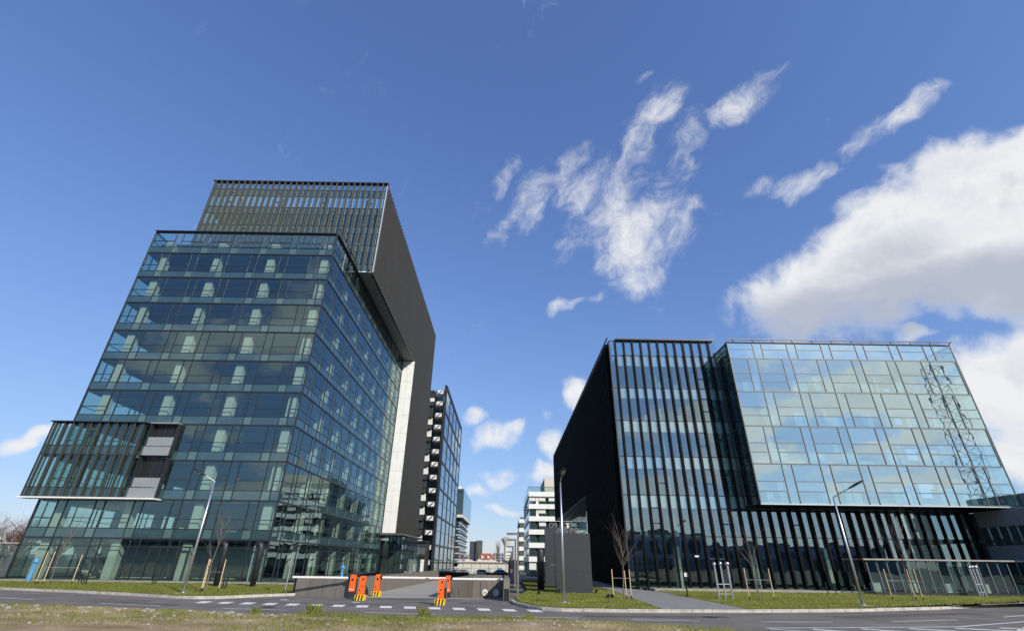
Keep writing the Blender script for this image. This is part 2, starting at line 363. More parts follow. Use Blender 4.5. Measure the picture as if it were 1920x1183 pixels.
# ================================================================== THE SETTING
def struct(name, mb, mat, label, **k): return mb.build(name, mat, None, label=label, kind='structure', **k)
PX0, PX1, PY0, PY1 = -3.44, -0.12, 32.3, 56.0           # the sunken garage ramp
g = MB()
ys = [(-400, -.06), (PY0, -.06), (PY1, -.10), (150, -1.9), (200, -2.75), (5000, -2.75)]
for (ya, za), (yb, zb) in zip(ys, ys[1:]):
    for xa, xb in ((-4000, PX0), (PX0, PX1), (PX1, 4000)):
        if ya == PY0 and xa == PX0: continue
        g.quad((xa, ya, za), (xb, ya, za), (xb, yb, zb), (xa, yb, zb))
struct('ground', g, 'far_ground', 'wide flat ground reaching to the horizon')

far_l = [(-90, 50.5), (-45, 38.6), (-31.67, 34.57), (-26.1, 32.9), (-20.45, 30.75), (-17.6, 29.5), (-16.2, 29.25), (-15.2, 29.7), (-14.3, 30.9), (-13.3, 32.1), (-12.5, 32.75)]
far_r = [(0.22, 30.2), (0.45, 28.2), (0.95, 26.5), (1.55, 25.6), (2.46, 25.05), (6.06, 25.0), (11.18, 25.6), (16.8, 26.75), (22.1, 28.6), (30.6, 32.4), (40, 37.5), (70, 55)]
near = [(-90, 40), (-40, 29.3), (-22.7, 25.2), (-18.3, 24.3), (-13.8, 23.1), (-9, 22.2), (-5.1, 21.75), (-1, 21.55), (2.07, 21.1), (4.8, 20.1), (6.9, 18.8), (14, 13.5), (30, 6), (70, -6)]
road = far_l + [(-9.1, 32.15), (PX0, 32.26), (PX1, 32.26)] + far_r
R_ = MB().poly([(x, y) for x, y in near] + [(x, y) for x, y in reversed(road)], 0.0)
road_o = struct('road', R_, 'asphalt', 'grey asphalt street curving past the garage entrance')
# lighter worn apron in front of the barriers
apron = MB().poly([(-14.0, 27.9), (0.3, 26.1), (0.2, 30.2), (-.12, 32.25), (-9.1, 32.13), (-12.4, 32.6), (-13.6, 31.4)], .004)
struct('apron', apron, 'asphalt_old', 'worn lighter asphalt apron in front of the parking barriers')

def mark(name, pts): return MB().poly(pts, .009).build(name, 'road_paint', road_o)
def dash(x0, y0, x1, y1, w):
    d = Vector((x1-x0, y1-y0)).normalized(); n = Vector((-d.y, d.x)) * w/2
    mark('lane_dash', [(x0-n.x, y0-n.y), (x1-n.x, y1-n.y), (x1+n.x, y1+n.y), (x0+n.x, y0+n.y)])
for a in ((-26.63, 28.7, -23.5, 27.75), (-19.1, 26.2, -15.6, 25.25), (-12.4, 24.45, -9.4, 24.0), (-5.9, 23.5, -2.9, 23.1), (.1, 22.7, 2.9, 22.3), (5.0, 22.0, 7.6, 21.85), (10.0, 21.85, 13.0, 22.15), (15.7, 22.6, 19.2, 23.6), (22.6, 25.1, 25.5, 26.6)): dash(*a, .11)
for k in range(15):                                        # row of short give-way blocks across the mouth of the drive
    t = k / 14.0; x = -15.1 + 16.2 * t; y = 27.4 + (25.15 - 27.4) * t
    mark('give_way_block', [(x+.04, y-.52), (x+.60, y-.58), (x+.42, y+.52), (x-.16, y+.58)])
for x, y in ((-12.0, 29.4), (-7.9, 28.4)): mark('worn_block', [(x, y), (x+.4, y-.05), (x+.35, y+.3), (x-.05, y+.35)])
def edge_line(a, b, w=.12, dy=.18):
    for (xa, ya), (xb, yb) in zip(a, b): mark('edge_line', [(xa, ya+dy), (xb, yb+dy), (xb, yb+dy+w), (xa, ya+dy+w)])
edge_line(near[5:9], near[6:10])
def hatch(a, b, w):
    a, b = Vector(a), Vector(b); n = (b-a).normalized(); n = Vector((-n.y, n.x)) * w/2
    mark('hatch_stripe', [tuple(a-n), tuple(b-n), tuple(b+n), tuple(a+n)])
hatch((9.2, 19.85), (17.0, 21.0), .13); hatch((17.0, 21.0), (24.0, 24.3), .13); hatch((9.2, 19.6), (13.5, 17.4), .13)
for k in range(5): hatch((10.8 + k*1.9, 19.7 + k*.28), (13.0 + k*1.9, 18.2 + k*.5), .28)
hatch((17.4, 19.2), (22.6, 23.4), .22)

pmat('asphalt_patch', (0.125, 0.116, 0.106), 0.9, var=.2, scale=1.5, bump=.2, bscale=60, spec=.2)
for pts in ([(-19.5, 27.2), (-15.0, 26.0), (-15.2, 25.4), (-19.8, 26.6)], [(3.2, 23.6), (9.5, 24.0), (9.4, 23.2), (3.3, 22.9)], [(14.5, 24.6), (22.5, 27.2), (22.9, 26.4), (14.9, 23.9)], [(-6.6, 31.3), (-4.2, 31.2), (-4.3, 30.3), (-6.7, 30.5)]):
    MB().poly(pts[::-1], .006).build('tar_patch', 'asphalt_patch', road_o)
for x, y in ((-10.8, 25.3), (8.6, 23.4), (-2.0, 29.0)):
    MB().tube([(x, y, -.02), (x, y, .011)], .32, 20).build('manhole_cover', 'dark_metal', road_o)
# kerbs built stone by stone
def kerb(name, line, label, h=.13, w=.16, L_=1.0):
    root = thing(name, label, None); root['kind'] = 'structure'
    mesh = MB().box(-.5, 0, -.05, .5, w, h).mesh('kerb_stone', 'kerb_stone')
    pts = [Vector(p) for p in line]; seg = [(b-a).length for a, b in zip(pts, pts[1:])]
    tot = sum(seg); s = 0
    def at(s):
        for a, b, l in zip(pts, pts[1:], seg):
            if s <= l: return a + (b-a) * (s / l)
            s -= l
        return pts[-1]
    while s < tot - .2:
        p, q = at(s), at(min(tot, s + L_)); d = q - p; m = (p+q)/2
        o = put('kerb_stone', mesh, root); o.location = (m.x, m.y, random.uniform(-.008, .008)); o.rotation_euler.z = math.atan2(d.y, d.x) + random.gauss(0, .004); o.scale = (d.length - .018, 1, 1)
        s += L_
    return root
kerb('kerb', far_l[1:], 'pale kerb stones along the lawn of the tall glass building')
kerb('kerb', far_r[:-1], 'pale kerb stones along the lawn of the black finned building')
LZ = .125
lawn_l = [(-90, 50.7), (-45, 38.8)] + [(x, y + .16) for x, y in far_l[2:]] + [(-12.5, 33.1), (-9.2, 33.1), (-9.2, 41.5), (-20.0, 43.0), (-90, 43.0 + 9)]
lawn_l = [p for p in lawn_l]
struct('lawn', MB().poly([(-45, 38.8)] + [(x, y + .15) for x, y in far_l[2:]] + [(-12.5, 33.0), (-12.5, 43.2), (-45, 43.2), (-70, 46)], LZ), 'lawn', 'short green lawn in front of the tall glass building')
path_poly = [(7.2, 25.25), (11.3, 25.8), (11.35, 28), (11.15, 39.8), (9.6, 44), (9.6, 60), (7.6, 60), (7.9, 40), (7.5, 32)]
struct('lawn', MB().poly([(.42, 31.4), (.62, 28.4), (1.1, 26.75), (1.7, 25.85), (2.5, 25.25), (7.15, 25.2), (7.45, 32), (7.85, 40), (7.6, 60), (1.6, 60), (1.6, 36)], LZ), 'lawn', 'green lawn around the dark sign slabs')
struct('lawn', MB().poly([(11.33, 25.8), (16.8, 26.95), (22.1, 28.8), (30.5, 32.6), (40, 37.7), (60, 49), (60, 41.6), (11.17, 41.6), (11.4, 28)], LZ), 'lawn', 'green lawn in front of the black finned building')
struct('path', MB().poly(path_poly, LZ + .004), 'paving', 'grey paved footpath leading past the finned building')
struct('plinth_walk', MB().box(-60, 43.0, -.02, -12.6, 44.45, .19), 'concrete', 'pale concrete walk along the foot of the tall glass building')
struct('plinth_walk', MB().box(11.2, 40.9, -.02, 60, 42.7, .24), 'concrete', 'pale concrete walk along the foot of the finned building')
plz = MB(); plz.quad((-30, 44.5, -.02), (PX0-.3, 44.5, -.02), (PX0-.3, 150, -1.8), (-30, 150, -1.8)); plz.quad((PX0-.3, 56.3, -.03), (9.7, 56.3, -.03), (9.7, 150, -1.8), (PX0-.3, 150, -1.8))
struct('plaza', plz, 'paving', 'grey paved plaza between the office buildings')
struct('driveway', MB().quad((-8.95, 32.1, .006), (PX0 - .32, 32.2, .006), (PX0-.32, 62, .02), (-7.0, 62, .02)), 'concrete_drive', 'pale concrete driveway running back between low walls')

# roadside verge the picture is taken from: bumpy earth with weeds
def verge_edge(x):
    for (xa, ya), (xb, yb) in zip(near, near[1:]):
        if xa <= x <= xb: return ya + (yb - ya) * (x - xa) / (xb - xa)
    return near[-1][1]
def bump(x, y): return .5 * math.sin(x*1.3 + 2*math.sin(y*.9)) * math.sin(y*1.7 + x*.4) + .5 * math.sin(x*.37+1) * math.sin(y*.53)
vb = MB(); NX, NY = 150, 44
for i in range(NX + 1):
    x = -62 + 100 * i / NX; e = verge_edge(x) - .05
    for j in range(NY + 1):
        t = j / NY; y = e - 26 * t**1.4
        dd = e - y
        z = .02 + min(1, dd / 1.5) * (.10 + .045 * bump(x*2, y*2)) + min(.35, max(0, dd - 5) * .03)
        vb.v.append((x, y, z if j else .008))
for i in range(NX):
    for j in range(NY):
        a = i * (NY+1) + j; vb.f.append((a, a+1, a+NY+2, a+NY+1))
verge = vb.build('verge', 'earth', None, smooth=True, label='bare bumpy earth verge with thin grass beside the street', kind='structure')
def verge_z(x, y):
    dd = verge_edge(x) - .05 - y; return .02 + min(1, max(0, dd) / 1.5) * (.10 + .045 * bump(x*2, y*2)) + min(.35, max(0, dd - 5) * .03)
def blades(name, n, mat, label, hmin, hmax, fn, width=.012):
    b = MB()
    for _ in range(n):
        p = fn()
        if not p: continue
        x, y, z, hs = p; h = random.uniform(hmin, hmax) * hs; a = random.uniform(0, 6.28); l = random.uniform(.1, .7) * h
        dx, dy = math.cos(a) * l, math.sin(a) * l; w = width * random.uniform(.7, 1.6)
        k = len(b.v); b.v += [(x-w, y, z-.01), (x+w, y, z-.01), (x + dx*.4 + w*.6, y + dy*.4, z + h*.6), (x + dx*.4 - w*.6, y + dy*.4, z + h*.6), (x+dx, y+dy, z+h)]
        b.f += [(k, k+1, k+2, k+3), (k+3, k+2, k+4)]
    return b.build(name, mat, None, label=label, kind='stuff')
def vpatch(off, thr):
    def f():
        x = random.uniform(-30, 22); y = verge_edge(x) - .15 - abs(random.gauss(0, 3.2))
        nval = bump(x*.6+off, y*1.1+off*2) + .5*bump(x*2.3+off*3, y*2.9) + random.uniform(-.35, .35)
        edge = max(0, 1 - (verge_edge(x) - y) / 2.2)
        if x < -8: edge *= .2
        elif off == 0: nval += .35
        if nval + edge * .5 < thr: return None
        return x, y, verge_z(x, y), .6 + .9 * edge + 1.1 * max(0, min(1.2, nval - thr))
    return f
blades('grass', 40000, 'grass_blade', 'thin green grass growing on the earth verge', .03, .11, vpatch(0, .36))
blades('dry_grass', 42000, 'grass_dry', 'dry straw-coloured grass on the earth verge', .02, .07, vpatch(5, .22))
pebble = MB()
for _ in range(500):
    x = random.uniform(-28, 10); y = verge_edge(x) - .1 - abs(random.gauss(0, 2.2)); r = random.uniform(.02, .07) * (1.6 if x < -10 and random.random() < .3 else 1)
    z = verge_z(x, y)
    pebble.tube([(x, y, z-r*.5), (x, y, z+r*.15), (x, y, z+r*.6)], [r*1.1, r*1.25, r*.5], 6)
pebble.build('gravel', 'concrete', None, label='pale stones scattered over the earth verge', kind='stuff')
for i, (x, hgt, lab) in enumerate(((-7.45, .52, 'tallest green weed clump at the verge edge, in front of the left barriers'), (-3.1, .42, 'spiky green weed at the verge edge in front of the drive'), (-9.8, .28, 'low weed tuft at the verge edge below the left retaining wall'), (.9, .24, 'small weed tuft at the verge edge below the garage ramp'))):
    w = MB(); y = verge_edge(x) - .5; z = verge_z(x, y)
    for _ in range(55):
        a = random.uniform(0, 6.28); h = hgt * random.uniform(.35, 1); l = random.uniform(.1, .55) * hgt; x0 = x + random.gauss(0, .14 * hgt / .5); y0 = y + random.gauss(0, .1)
        ex, ey = math.cos(a) * l, math.sin(a) * l; ww = random.uniform(.012, .03); k = len(w.v)
        w.v += [(x0-ww, y0, z), (x0+ww, y0, z), (x0+ex*.5+ww, y0+ey*.5, z+h*.65), (x0+ex*.5-ww, y0+ey*.5, z+h*.65), (x0+ex, y0+ey, z+h)]; w.f += [(k, k+1, k+2, k+3), (k+3, k+2, k+4)]
    w.build('weed', 'grass_blade', None, label=lab, cat='weed', group='weeds along the verge edge')
def lawn_pts(poly_test, x0, x1, y0, y1):
    def f():
        x, y = random.uniform(x0, x1), random.uniform(y0, y1)
        return (x, y, LZ, 1) if poly_test(x, y) else None
    return f
def inside(poly):
    def t(x, y):
        c = False; n = len(poly)
        for i in range(n):
            (xa, ya), (xb, yb) = poly[i][:2], poly[(i+1) % n][:2]
            if (ya > y) != (yb > y) and x < (xb-xa)*(y-ya)/(yb-ya)+xa: c = not c
        return c
    return t
blades('lawn_grass', 26000, 'grass_blade', 'short mown grass of the lawn before the tall glass building', .03, .08, lawn_pts(inside([(-45, 39)] + [(x, y + .3) for x, y in far_l[2:]] + [(-12.6, 33.0), (-12.6, 42.9), (-45, 42.9)]), -45, -12, 29, 43), .02)
blades('lawn_grass', 26000, 'grass_blade', 'short mown grass of the lawn before the finned building', .03, .08, lawn_pts(inside([(11.4, 26.0), (16.8, 27.2), (22.1, 29.1), (30.5, 32.9), (40, 38), (40, 40.8), (11.3, 40.8)]), 11, 40, 25, 41), .02)
blades('lawn_grass', 9000, 'grass_blade', 'short mown grass around the dark sign slabs', .03, .08, lawn_pts(inside([(.6, 31.4), (.8, 28.4), (1.3, 26.9), (2.5, 25.5), (7.1, 25.5), (7.4, 32), (7.8, 40), (1.7, 40)]), .4, 8, 25, 40), .02)

# ================================================================== LEFT OFFICE BUILDING
Y1, X0, X1 = 44.66, -40.9, -20.11
ZL = [0.19, 3.28, 6.37, 9.72, 13.0, 16.24, 19.43, 22.64, 25.91, 29.10, 32.27, 35.09]
YB = 83.9
TX0, TX1, TY0, TY1, TZ = -43.14, -17.97, 52.86, 105.8, 50.25
ob = thing('office_tower', 'tall stepped office tower of dark blue-green glass with a grey finned upper box', 'office building')
blk = box('glass_block', 'interior_dark', ob, -33.5, Y1 + 7.5, .2, X1 - 7, YB, 34.6, label='lower block of clear blue-green glass bays')
mod, wide = 3.33, 2.52
panes = []
gf = Glazing((X0, Y1, 0), (1, 0, 0)); gs = Glazing((X1, Y1, 0), (0, 1, 0)); gl_ = Glazing((X0, YB, 0), (0, -1, 0))
WF, WS = X1 - X0, YB - Y1
for k in range(11):
    za, zb = ZL[k], ZL[k+1]; ph = (0.0, .25)[k % 2] * mod
    for G_, Wd, p0 in ((gf, WF, ph), (gs, WS, ph + .4), (gl_, WS, ph)):
        if k == 0: G_.brick(Wd, za, zb, mod, wide, p0, [.80], 'glass_left', 'glass_left', [.80])
        elif k == 10: G_.brick(Wd, za, zb, mod, wide, p0, [.30, .58], 'spandrel_left', 'glass_left', [.30])
        else: G_.brick(Wd, za, zb, mod, wide, p0, [.25, .50], 'spandrel_left', 'glass_left', [.25])
        G_.hbar(0, Wd, zb, .13, .16, .09)
for G_, Wd in ((gf, WF), (gs, WS)):
    for e in (0.0, Wd): G_.vbar(e, .19, 35.09, .10, .14, .07)
gf.hbar(0, WF, 35.2, .10, .5, .25); gs.hbar(0, WS - .1, 35.21, .10, .5, .25)
gf.fr.build('window_bars', 'frame_dark', blk, kind='stuff'); gs.fr.build('window_bars', 'frame_dark', blk, kind='stuff'); gl_.fr.build('window_bars', 'frame_dark', blk, kind='stuff')
left_panes = gf.panes + gs.panes
for k in range(1, 11):
    box('floor_slab', 'slab', blk, X0 + .12, Y1 + .12, ZL[k] - .22, X1 - .12, YB - .05, ZL[k] + .06)
    box('ceiling_panel', 'ceiling_dark', blk, X0 + 1.3, Y1 + 1.3, ZL[k] - .50, X1 - 1.3, Y1 + 7.4, ZL[k] - .42)
box('floor_slab', 'slab', blk, X0 + .12, Y1 + .12, 0.05, X1 - .12, YB - .05, .20)
box('roof_slab', 'slab', blk, X0 + .2, Y1 + 1.0, 34.0, X1 - .2, YB - .05, 34.2)
for i in range(4): box('column', 'column', blk, X0 + 1.3 + i*6.05, Y1 + .40, .2, X0 + 2.05 + i*6.05, Y1 + 1.1, 34.0)
for i in range(1, 7): box('column', 'column', blk, X1 - 1.2, Y1 + 1.3 + i*5.9, .2, X1 - .5, Y1 + 2.05 + i*5.9, 34.0)
for i in range(3): box('column', 'column', blk, X0 + 1.6, Y1 + 7 + i*5.9, .2, X0 + 2.3, Y1 + 7.7 + i*5.9, 34.0)
# desks, lamps and partition pieces behind the glass
for k in range(1, 10):
    for i in range(7):
        if random.random() < .55:
            x = X0 + 3 + i*2.7 + random.uniform(-.4, .4); box('desk', 'interior_pale' if random.random() < .5 else 'interior_dark', blk, x, Y1 + 2.6, ZL[k] + .07, x + random.uniform(.8, 1.7), Y1 + 3.3, ZL[k] + random.uniform(.85, 1.25))
for k, x in ((2, -25.0), (3, -25.6), (4, -26.5), (5, -22.6), (6, -23.2), (7, -24.2), (8, -23.6)):
    MB().tube([(x, Y1 + 1.6, ZL[k] + 1.9), (x, Y1 + 1.62, ZL[k] + 2.0), (x, Y1 + 1.64, ZL[k] + 2.1)], [.06, .11, .06], 8).build('fire_alarm_disc', 'red_light', blk)
# lobby: stair flight and door frames
st = MB(); st.quad((-37.0, Y1 + 3.2, .2), (-36.3, Y1 + 3.2, .2), (-38.6, Y1 + 3.2, 3.0), (-39.3, Y1 + 3.2, 3.0)); st.obox((-36.6, Y1 + 3.5, 1.55), (1.9, 0, -1.35), (0, .28, 0), (.16, 0, .22)); st.build('stair_flight', 'column', blk)
lob = box('lobby_wall', 'interior_pale', blk, X0 + 4, Y1 + 3.9, .21, X1 - 2, Y1 + 4.1, 2.9)
for x in (-29.9, -29.0, -27.5, -26.6):
    box('door_post', 'frame_dark', blk, x, Y1 - .10, .2, x + .10, Y1 - .06, 2.66)
box('door_head', 'frame_dark', blk, -29.9, Y1 - .11, 2.60, -26.5, Y1 - .07, 2.72)

# projecting slatted box low on the left of the front
bay = thing('slatted_box', None, None); bay.parent = ob
bx0, bx1, by0, bz0, bz1 = -42.0, -30.5, 43.65, 6.42, 12.85
gb_ = Glazing((bx0, by0 + .30, 0), (1, 0, 0)); gb2 = Glazing((bx0, Y1 + 2.5, 0), (0, -1, 0))
for (za, zb) in ((bz0, 10.0), (10.0, bz1)):
    for i in range(13):
        a, b = i * .66, min(8.6, (i + 1) * .66)
        gb_.pane(a, b, za, za + .8, 'spandrel_left'); gb_.pane(a, b, za + .8, zb, 'glass_left'); gb_.hbar(a, b, za + .8, .05); gb_.vbar(b, za, zb, .05)
    gb2.pane(0, 3.2, za, zb, 'glass_left')
gb_.hbar(0, 8.6, 10.0, .1); gb_.hbar(0, 8.6, bz1, .12); gb_.hbar(0, 8.6, bz0, .12); gb_.vbar(0, bz0, bz1, .1)
gb_.fr.build('window_bars', 'frame_dark', bay, kind='stuff')
slat = MB().box(-.05, -.10, bz0, .05, .10, bz1).mesh('slat', 'slat_brown')
for i in range(11):
    o = put('slat', slat, bay); o.location = (bx0 + .45 + i * .80, by0 + .14, 0)
box('roof_plate', 'frame_dark', bay, bx0 - .05, by0 - .08, bz1, -33.3, Y1 - .2, bz1 + .08)
box('soffit_plate', 'paint_white', bay, bx0 - .05, by0 - .08, bz0 - .14, bx1 + .2, Y1 - .02, bz0 - .02)
box('mid_slab', 'slab', bay, bx0 + .2, by0 + .5, 9.8, -33.4, Y1 - .2, 10.0)
bal = {0: (10.0, 13.0), 1: (6.45, 10.0)}
for k in bal:
    za, zb = bal[k]; sx0, sx1 = -33.0, -30.7
    box('recess_shade', 'black_paint_and_shade', bay, sx0, Y1 - .03, za + 1.7, sx1, Y1 + .0, zb - .12)  # flat black sheet paints the canopy's shade in the balcony opening
    box('parapet_panel', 'panel_grey', bay, sx0 - .15, by0 + .38, za + .02, sx1 + .05, by0 + .46, za + .80)
    box('parapet_panel', 'panel_grey', bay, sx0, by0 + .5, za + .88, sx1, by0 + .58, za + 1.66)
    box('balcony_floor', 'slab', bay, sx0, by0 + .6, za - .02, sx1, Y1 - .04, za + .1)
    box('balcony_side', 'frame_dark', bay, sx0 - .1, by0 + .35, za, sx0 - .02, Y1 - .04, zb - .1)
    box('balcony_side', 'frame_dark', bay, sx1 + .02, by0 + .5, za, sx1 + .1, Y1 - .04, zb - .1)
    box('recess_post', 'frame_dark', bay, -32.0, Y1 - .10, za + 1.72, -31.9, Y1 - .05, zb - .12)
    box('recess_post', 'frame_dark', bay, -31.4, Y1 - .10, za + 1.72, -31.3, Y1 - .05, zb - .12)
box('canopy_plate', 'panel_grey', bay, -33.2, by0 + .4, 12.9, -30.6, Y1 - .04, 13.0)
left_panes += gb_.panes + gb2.panes
place_panes(left_panes, blk, 300)
place_panes(gl_.panes, blk, 0)

# finned upper box
up = thing('upper_box', None, None); up.parent = ob
box('core', 'interior_dark', up, TX0 + 4, TY0 + 6, 35.4, TX1 - .5, TY1 - .3, TZ - 1.0)
box('side_wall', 'cladding_dark', up, TX1 - .45, TY0 + .5, 35.25, TX1 - .18, TY1, TZ - .2)
box('rear_wall', 'cladding_dark', up, TX0, TY1 - .28, 35.4, TX1 - .5, TY1, TZ - .3)
gt = Glazing((TX0, TY0, 0), (1, 0, 0)); gtl = Glazing((TX0, TY1 - .3, 0), (0, -1, 0)); rows = [35.4, 36.5, 39.55, 42.7, 45.85, 49.05, TZ - .1]
WT = TX1 - TX0 - .2; fm = WT / 30
for k, (za, zb) in enumerate(zip(rows, rows[1:])):
    for i in range(30):
        if k in (0, 5): gt.pane(i*fm, (i+1)*fm, za, zb, 'spandrel_left' if k == 0 else 'glass_clear')
        else:
            gt.pane(i*fm, (i+1)*fm, za, za + 1.95, 'glass_left'); gt.pane(i*fm, (i+1)*fm, za + 1.95, zb, 'spandrel_left'); gt.hbar(i*fm, (i+1)*fm, za + 1.95, .06)
            if (i + 2*k) % 8 == 3: gt.hbar(i*fm, (i+1)*fm, za + .9, .10); gt.hbar(i*fm, (i+1)*fm, za + 2.5, .10)
    for i in range(12): gtl.pane(i*4.4, (i+1)*4.4 if i < 11 else TY1 - .3 - TY0, za, zb, 'glass_left')
    gt.hbar(0, WT, zb, .11); gtl.hbar(0, TY1 - TY0 - .3, zb, .1)
    if 0 < k < 5: box('floor_slab', 'slab', up, TX0 + .2, TY0 + .2, za - .2, TX1 - .6, TY1 - .4, za + .02)
gt.vbar(0, 35.4, TZ, .12); gt.vbar(WT, 35.4, TZ, .14); gt.fr.build('window_bars', 'frame_dark', up, kind='stuff'); gtl.fr.build('window_bars', 'frame_dark', up, kind='stuff')
place_panes(gt.panes + gtl.panes, up, 0)
fm_ = MB().box(-.06, -.42, 35.5, .06, 0, TZ - .05).mesh('fin', 'fin_taupe')
for i in range(30):
    o = put('fin', fm_, up); o.location = (TX0 + .4 + i * fm, TY0 - .06, 0)
for i in range(4): box('column', 'column', up, TX0 + 3.4 + i*6.2, TY0 + 1.1, 35.4, TX0 + 3.9 + i*6.2, TY0 + 1.6, 49.0)
sf = MB(); ny = int((TY1 - TY0) / .83)
for j in range(ny): y = TY0 + .15 + j * .83; sf.box(TX1 - .18, y, 35.25, TX1 + .06, y + .17, TZ)
sf.build('side_fins', 'cladding_dark', up, kind='stuff')
box('corner_trim', 'panel_silver', up, TX1 - .2, TY0 - .08, 35.3, TX1 - .06, TY0 + .06, TZ + .05)
box('roof_edge', 'frame_grey', up, TX0 - .05, TY0 - .5, TZ, TX1 + .08, TY0 + .02, TZ + .08)
box('soffit', 'panel_grey', up, X1 - .6, TY0 - .05, 35.26, TX1 - .1, YB + .1, 35.36)
box('soffit_edge', 'paint_white', up, X1 - .3, TY0 - .14, 35.24, TX1 - .9, TY0 - .06, 35.36)
# back part that comes down to the ground storey
low = thing('rear_block', None, None); low.parent = ob
box('core', 'cladding_dark', low, -40, YB + .25, 5.6, TX1 - .2, TY1, 35.2)
sf = MB()
for j in range(26): y = YB + .3 + j * .83; sf.box(TX1 - .2, y, 5.6, TX1 + .05, y + .17, 35.25)
sf.build('side_fins', 'cladding_dark', low, kind='stuff')
zz = 5.65; j = 0
while zz < 35.0:
    z2 = min(35.2, zz + 3.2)
    for xa, xb in ((X1 + .03, -19.02), (-19.0, TX1 + .04)): box('wall_panel', 'wall_white', low, xa, YB - .02 + random.uniform(0, .006), zz, xb, YB + .24, z2 - .025)
    zz += 3.2
# ground storey pavilion under the white wall
gp = Glazing((X1 + .05, YB + .8, 0), (1, 0, 0)); gp2 = Glazing((-16.8, YB + .8, 0), (0, 1, 0))
for G_, Wd in ((gp, 3.3), (gp2, 16)):
    n_ = max(1, round(Wd / 1.3))
    for i in range(n_):
        a, b = Wd*i/n_, Wd*(i+1)/n_
        G_.pane(a, b, 0, 2.9, 'glass_left'); G_.pane(a, b, 2.9, 5.2, 'glass_left'); G_.vbar(a, -.2, 5.2); G_.hbar(a, b, 2.9)
gp.fr.build('window_bars', 'frame_dark', low, kind='stuff'); gp2.fr.build('window_bars', 'frame_dark', low, kind='stuff'); place_panes(gp.panes + gp2.panes, low, 60)
box('canopy', 'frame_dark', low, X1 + .02, YB - .9, 5.25, -16.3, YB + 17, 5.5); box('canopy_edge', 'lamp_grey', low, X1 + .02, YB - .95, 5.38, -16.25, YB - .9, 5.52)
box('canopy_edge', 'lamp_grey', low, -16.3, YB - .95, 5.34, -16.24, YB + 17, 5.52)
box('pavilion_core', 'interior_dark', low, X1, YB + 6, .0, -18.5, YB + 17, 5.2)
# roof terrace balustrade beside the upper box
for i in range(7): box('balustrade_post', 'frame_dark', blk, X1 - .12, Y1 + .4 + i * 1.25, 35.26, X1 - .06, Y1 + .46 + i * 1.25, 36.3)
box('balustrade_glass', 'glass_clear', blk, X1 - .10, Y1 + .4, 35.35, X1 - .08, TY0 - .3, 36.25)
box('handrail', 'frame_dark', blk, X1 - .13, Y1 + .35, 36.3, X1 - .05, TY0 - .2, 36.36)

# ================================================================== RIGHT FINNED BUILDING
Y3, X3, XE, Z3, Y3B = 42.94, 9.86, 39.3, 21.54, 102.3
ZR = [0.24, 3.94, 7.11, 10.32, 13.52, 16.63, 19.9, 21.5]
rb = thing('finned_office', 'black finned office block with blue panes and a projecting pale glass box', 'office building')
box('core', 'interior_dark', rb, X3 + 8, Y3 + 8, .2, XE + 3, Y3B - 1, 19.6)
fw = .835; nf = int((XE - X3 - .6) / fw)
gr = Glazing((X3 + .55, Y3, 0), (1, 0, 0))
B0, B1, BY, BZ0, BZ1 = 20.14, 40.87, 40.0, 6.19, 20.35
opens = {(1, 9): .5, (2, 8): .4, (3, 8): .4, (4, 9): .3, (5, 9): .45, (1, 2): .5, (2, 3): .45, (1, 16): .5, (3, 13): .3}
doors = (7, 8)
for i in range(nf):
    a, b = i * fw, (i + 1) * fw; xg = X3 + .55 + a
    for k, (za, zb) in enumerate(zip(ZR, ZR[1:])):
        if xg > B0 - .2 and zb > BZ0 + 1.2: continue
        if k == 0:
            gr.pane(a, b, za, 2.3, 'glass_left'); gr.pane(a, b, 2.3, zb, 'glass_right')
            if i in doors: gr.hbar(a, b, 2.3, .10)
        elif k == 6: gr.pane(a, b, za, zb, 'glass_right')
        else:
            zc = za + (zb - za) * .68; gr.pane(a, b, za, zc, 'glass_right'); gr.pane(a, b, zc, zb, 'spandrel_right')
            if (k, i) in opens: gr.hbar(a, b, za + (zb-za) * .3, .09); gr.hbar(a, b, zc, .09)
        gr.hbar(a, b, zb, .07)
for i in (7, 8, 9): gr.vbar(i * fw, .24, 2.3, .10, .12, .08)
gr.hbar(0, B0 - X3 - .6, Z3, .12, .7, .42)
gr.fr.build('window_bars', 'frame_dark', rb, kind='stuff')
def finmesh(z1): return MB().box(-.075, -.28, .05, .075, -.02, z1).mesh('fin', 'fin_black')
fa, fb_ = finmesh(21.45), finmesh(BZ0 - .1)
for i in range(nf + 1):
    x = X3 + .55 + i * fw
    o = put('fin', fa if x < B0 - .15 else fb_, rb); o.location = (x, Y3, 0)
    if i in (8,): o.scale.z = 1
right_panes = list(gr.panes)
# glazed corner return, then the black louvred flank
gc = Glazing((X3, Y3 + 2.2, 0), (0, -1, 0)); gc2 = Glazing((X3, Y3, 0), (1, 0, 0))
for za, zb in zip(ZR, ZR[1:]): gc.pane(0, 2.2, za, zb, 'glass_shaded'); gc.hbar(0, 2.2, zb); gc2.pane(0, .55, za, zb, 'glass_right'); gc2.hbar(0, .55, zb)
gc.vbar(2.2, .24, 21.5, .08); gc.fr.build('window_bars', 'frame_dark', rb, kind='stuff'); gc2.fr.build('window_bars', 'frame_dark', rb, kind='stuff')
right_panes += gc.panes + gc2.panes
flank = box('flank_wall', 'cladding_black', rb, X3 + .35, Y3 + 2.2, 9.1, X3 + .6, Y3B, Z3 - 1.3)
box('flank_wall', 'cladding_black', rb, X3 + .35, Y3 + 2.2, .1, X3 + .6, 61.5, 9.1)
lv = MB(); y = Y3 + .9
while y < Y3B:
    lv.box(X3 - .28, y, (0.1 if y < 61.3 else 9.1), X3 + .33, y + .16, Z3 - .05); y += .62
lv.build('flank_fins', 'cladding_black', rb, kind='stuff')
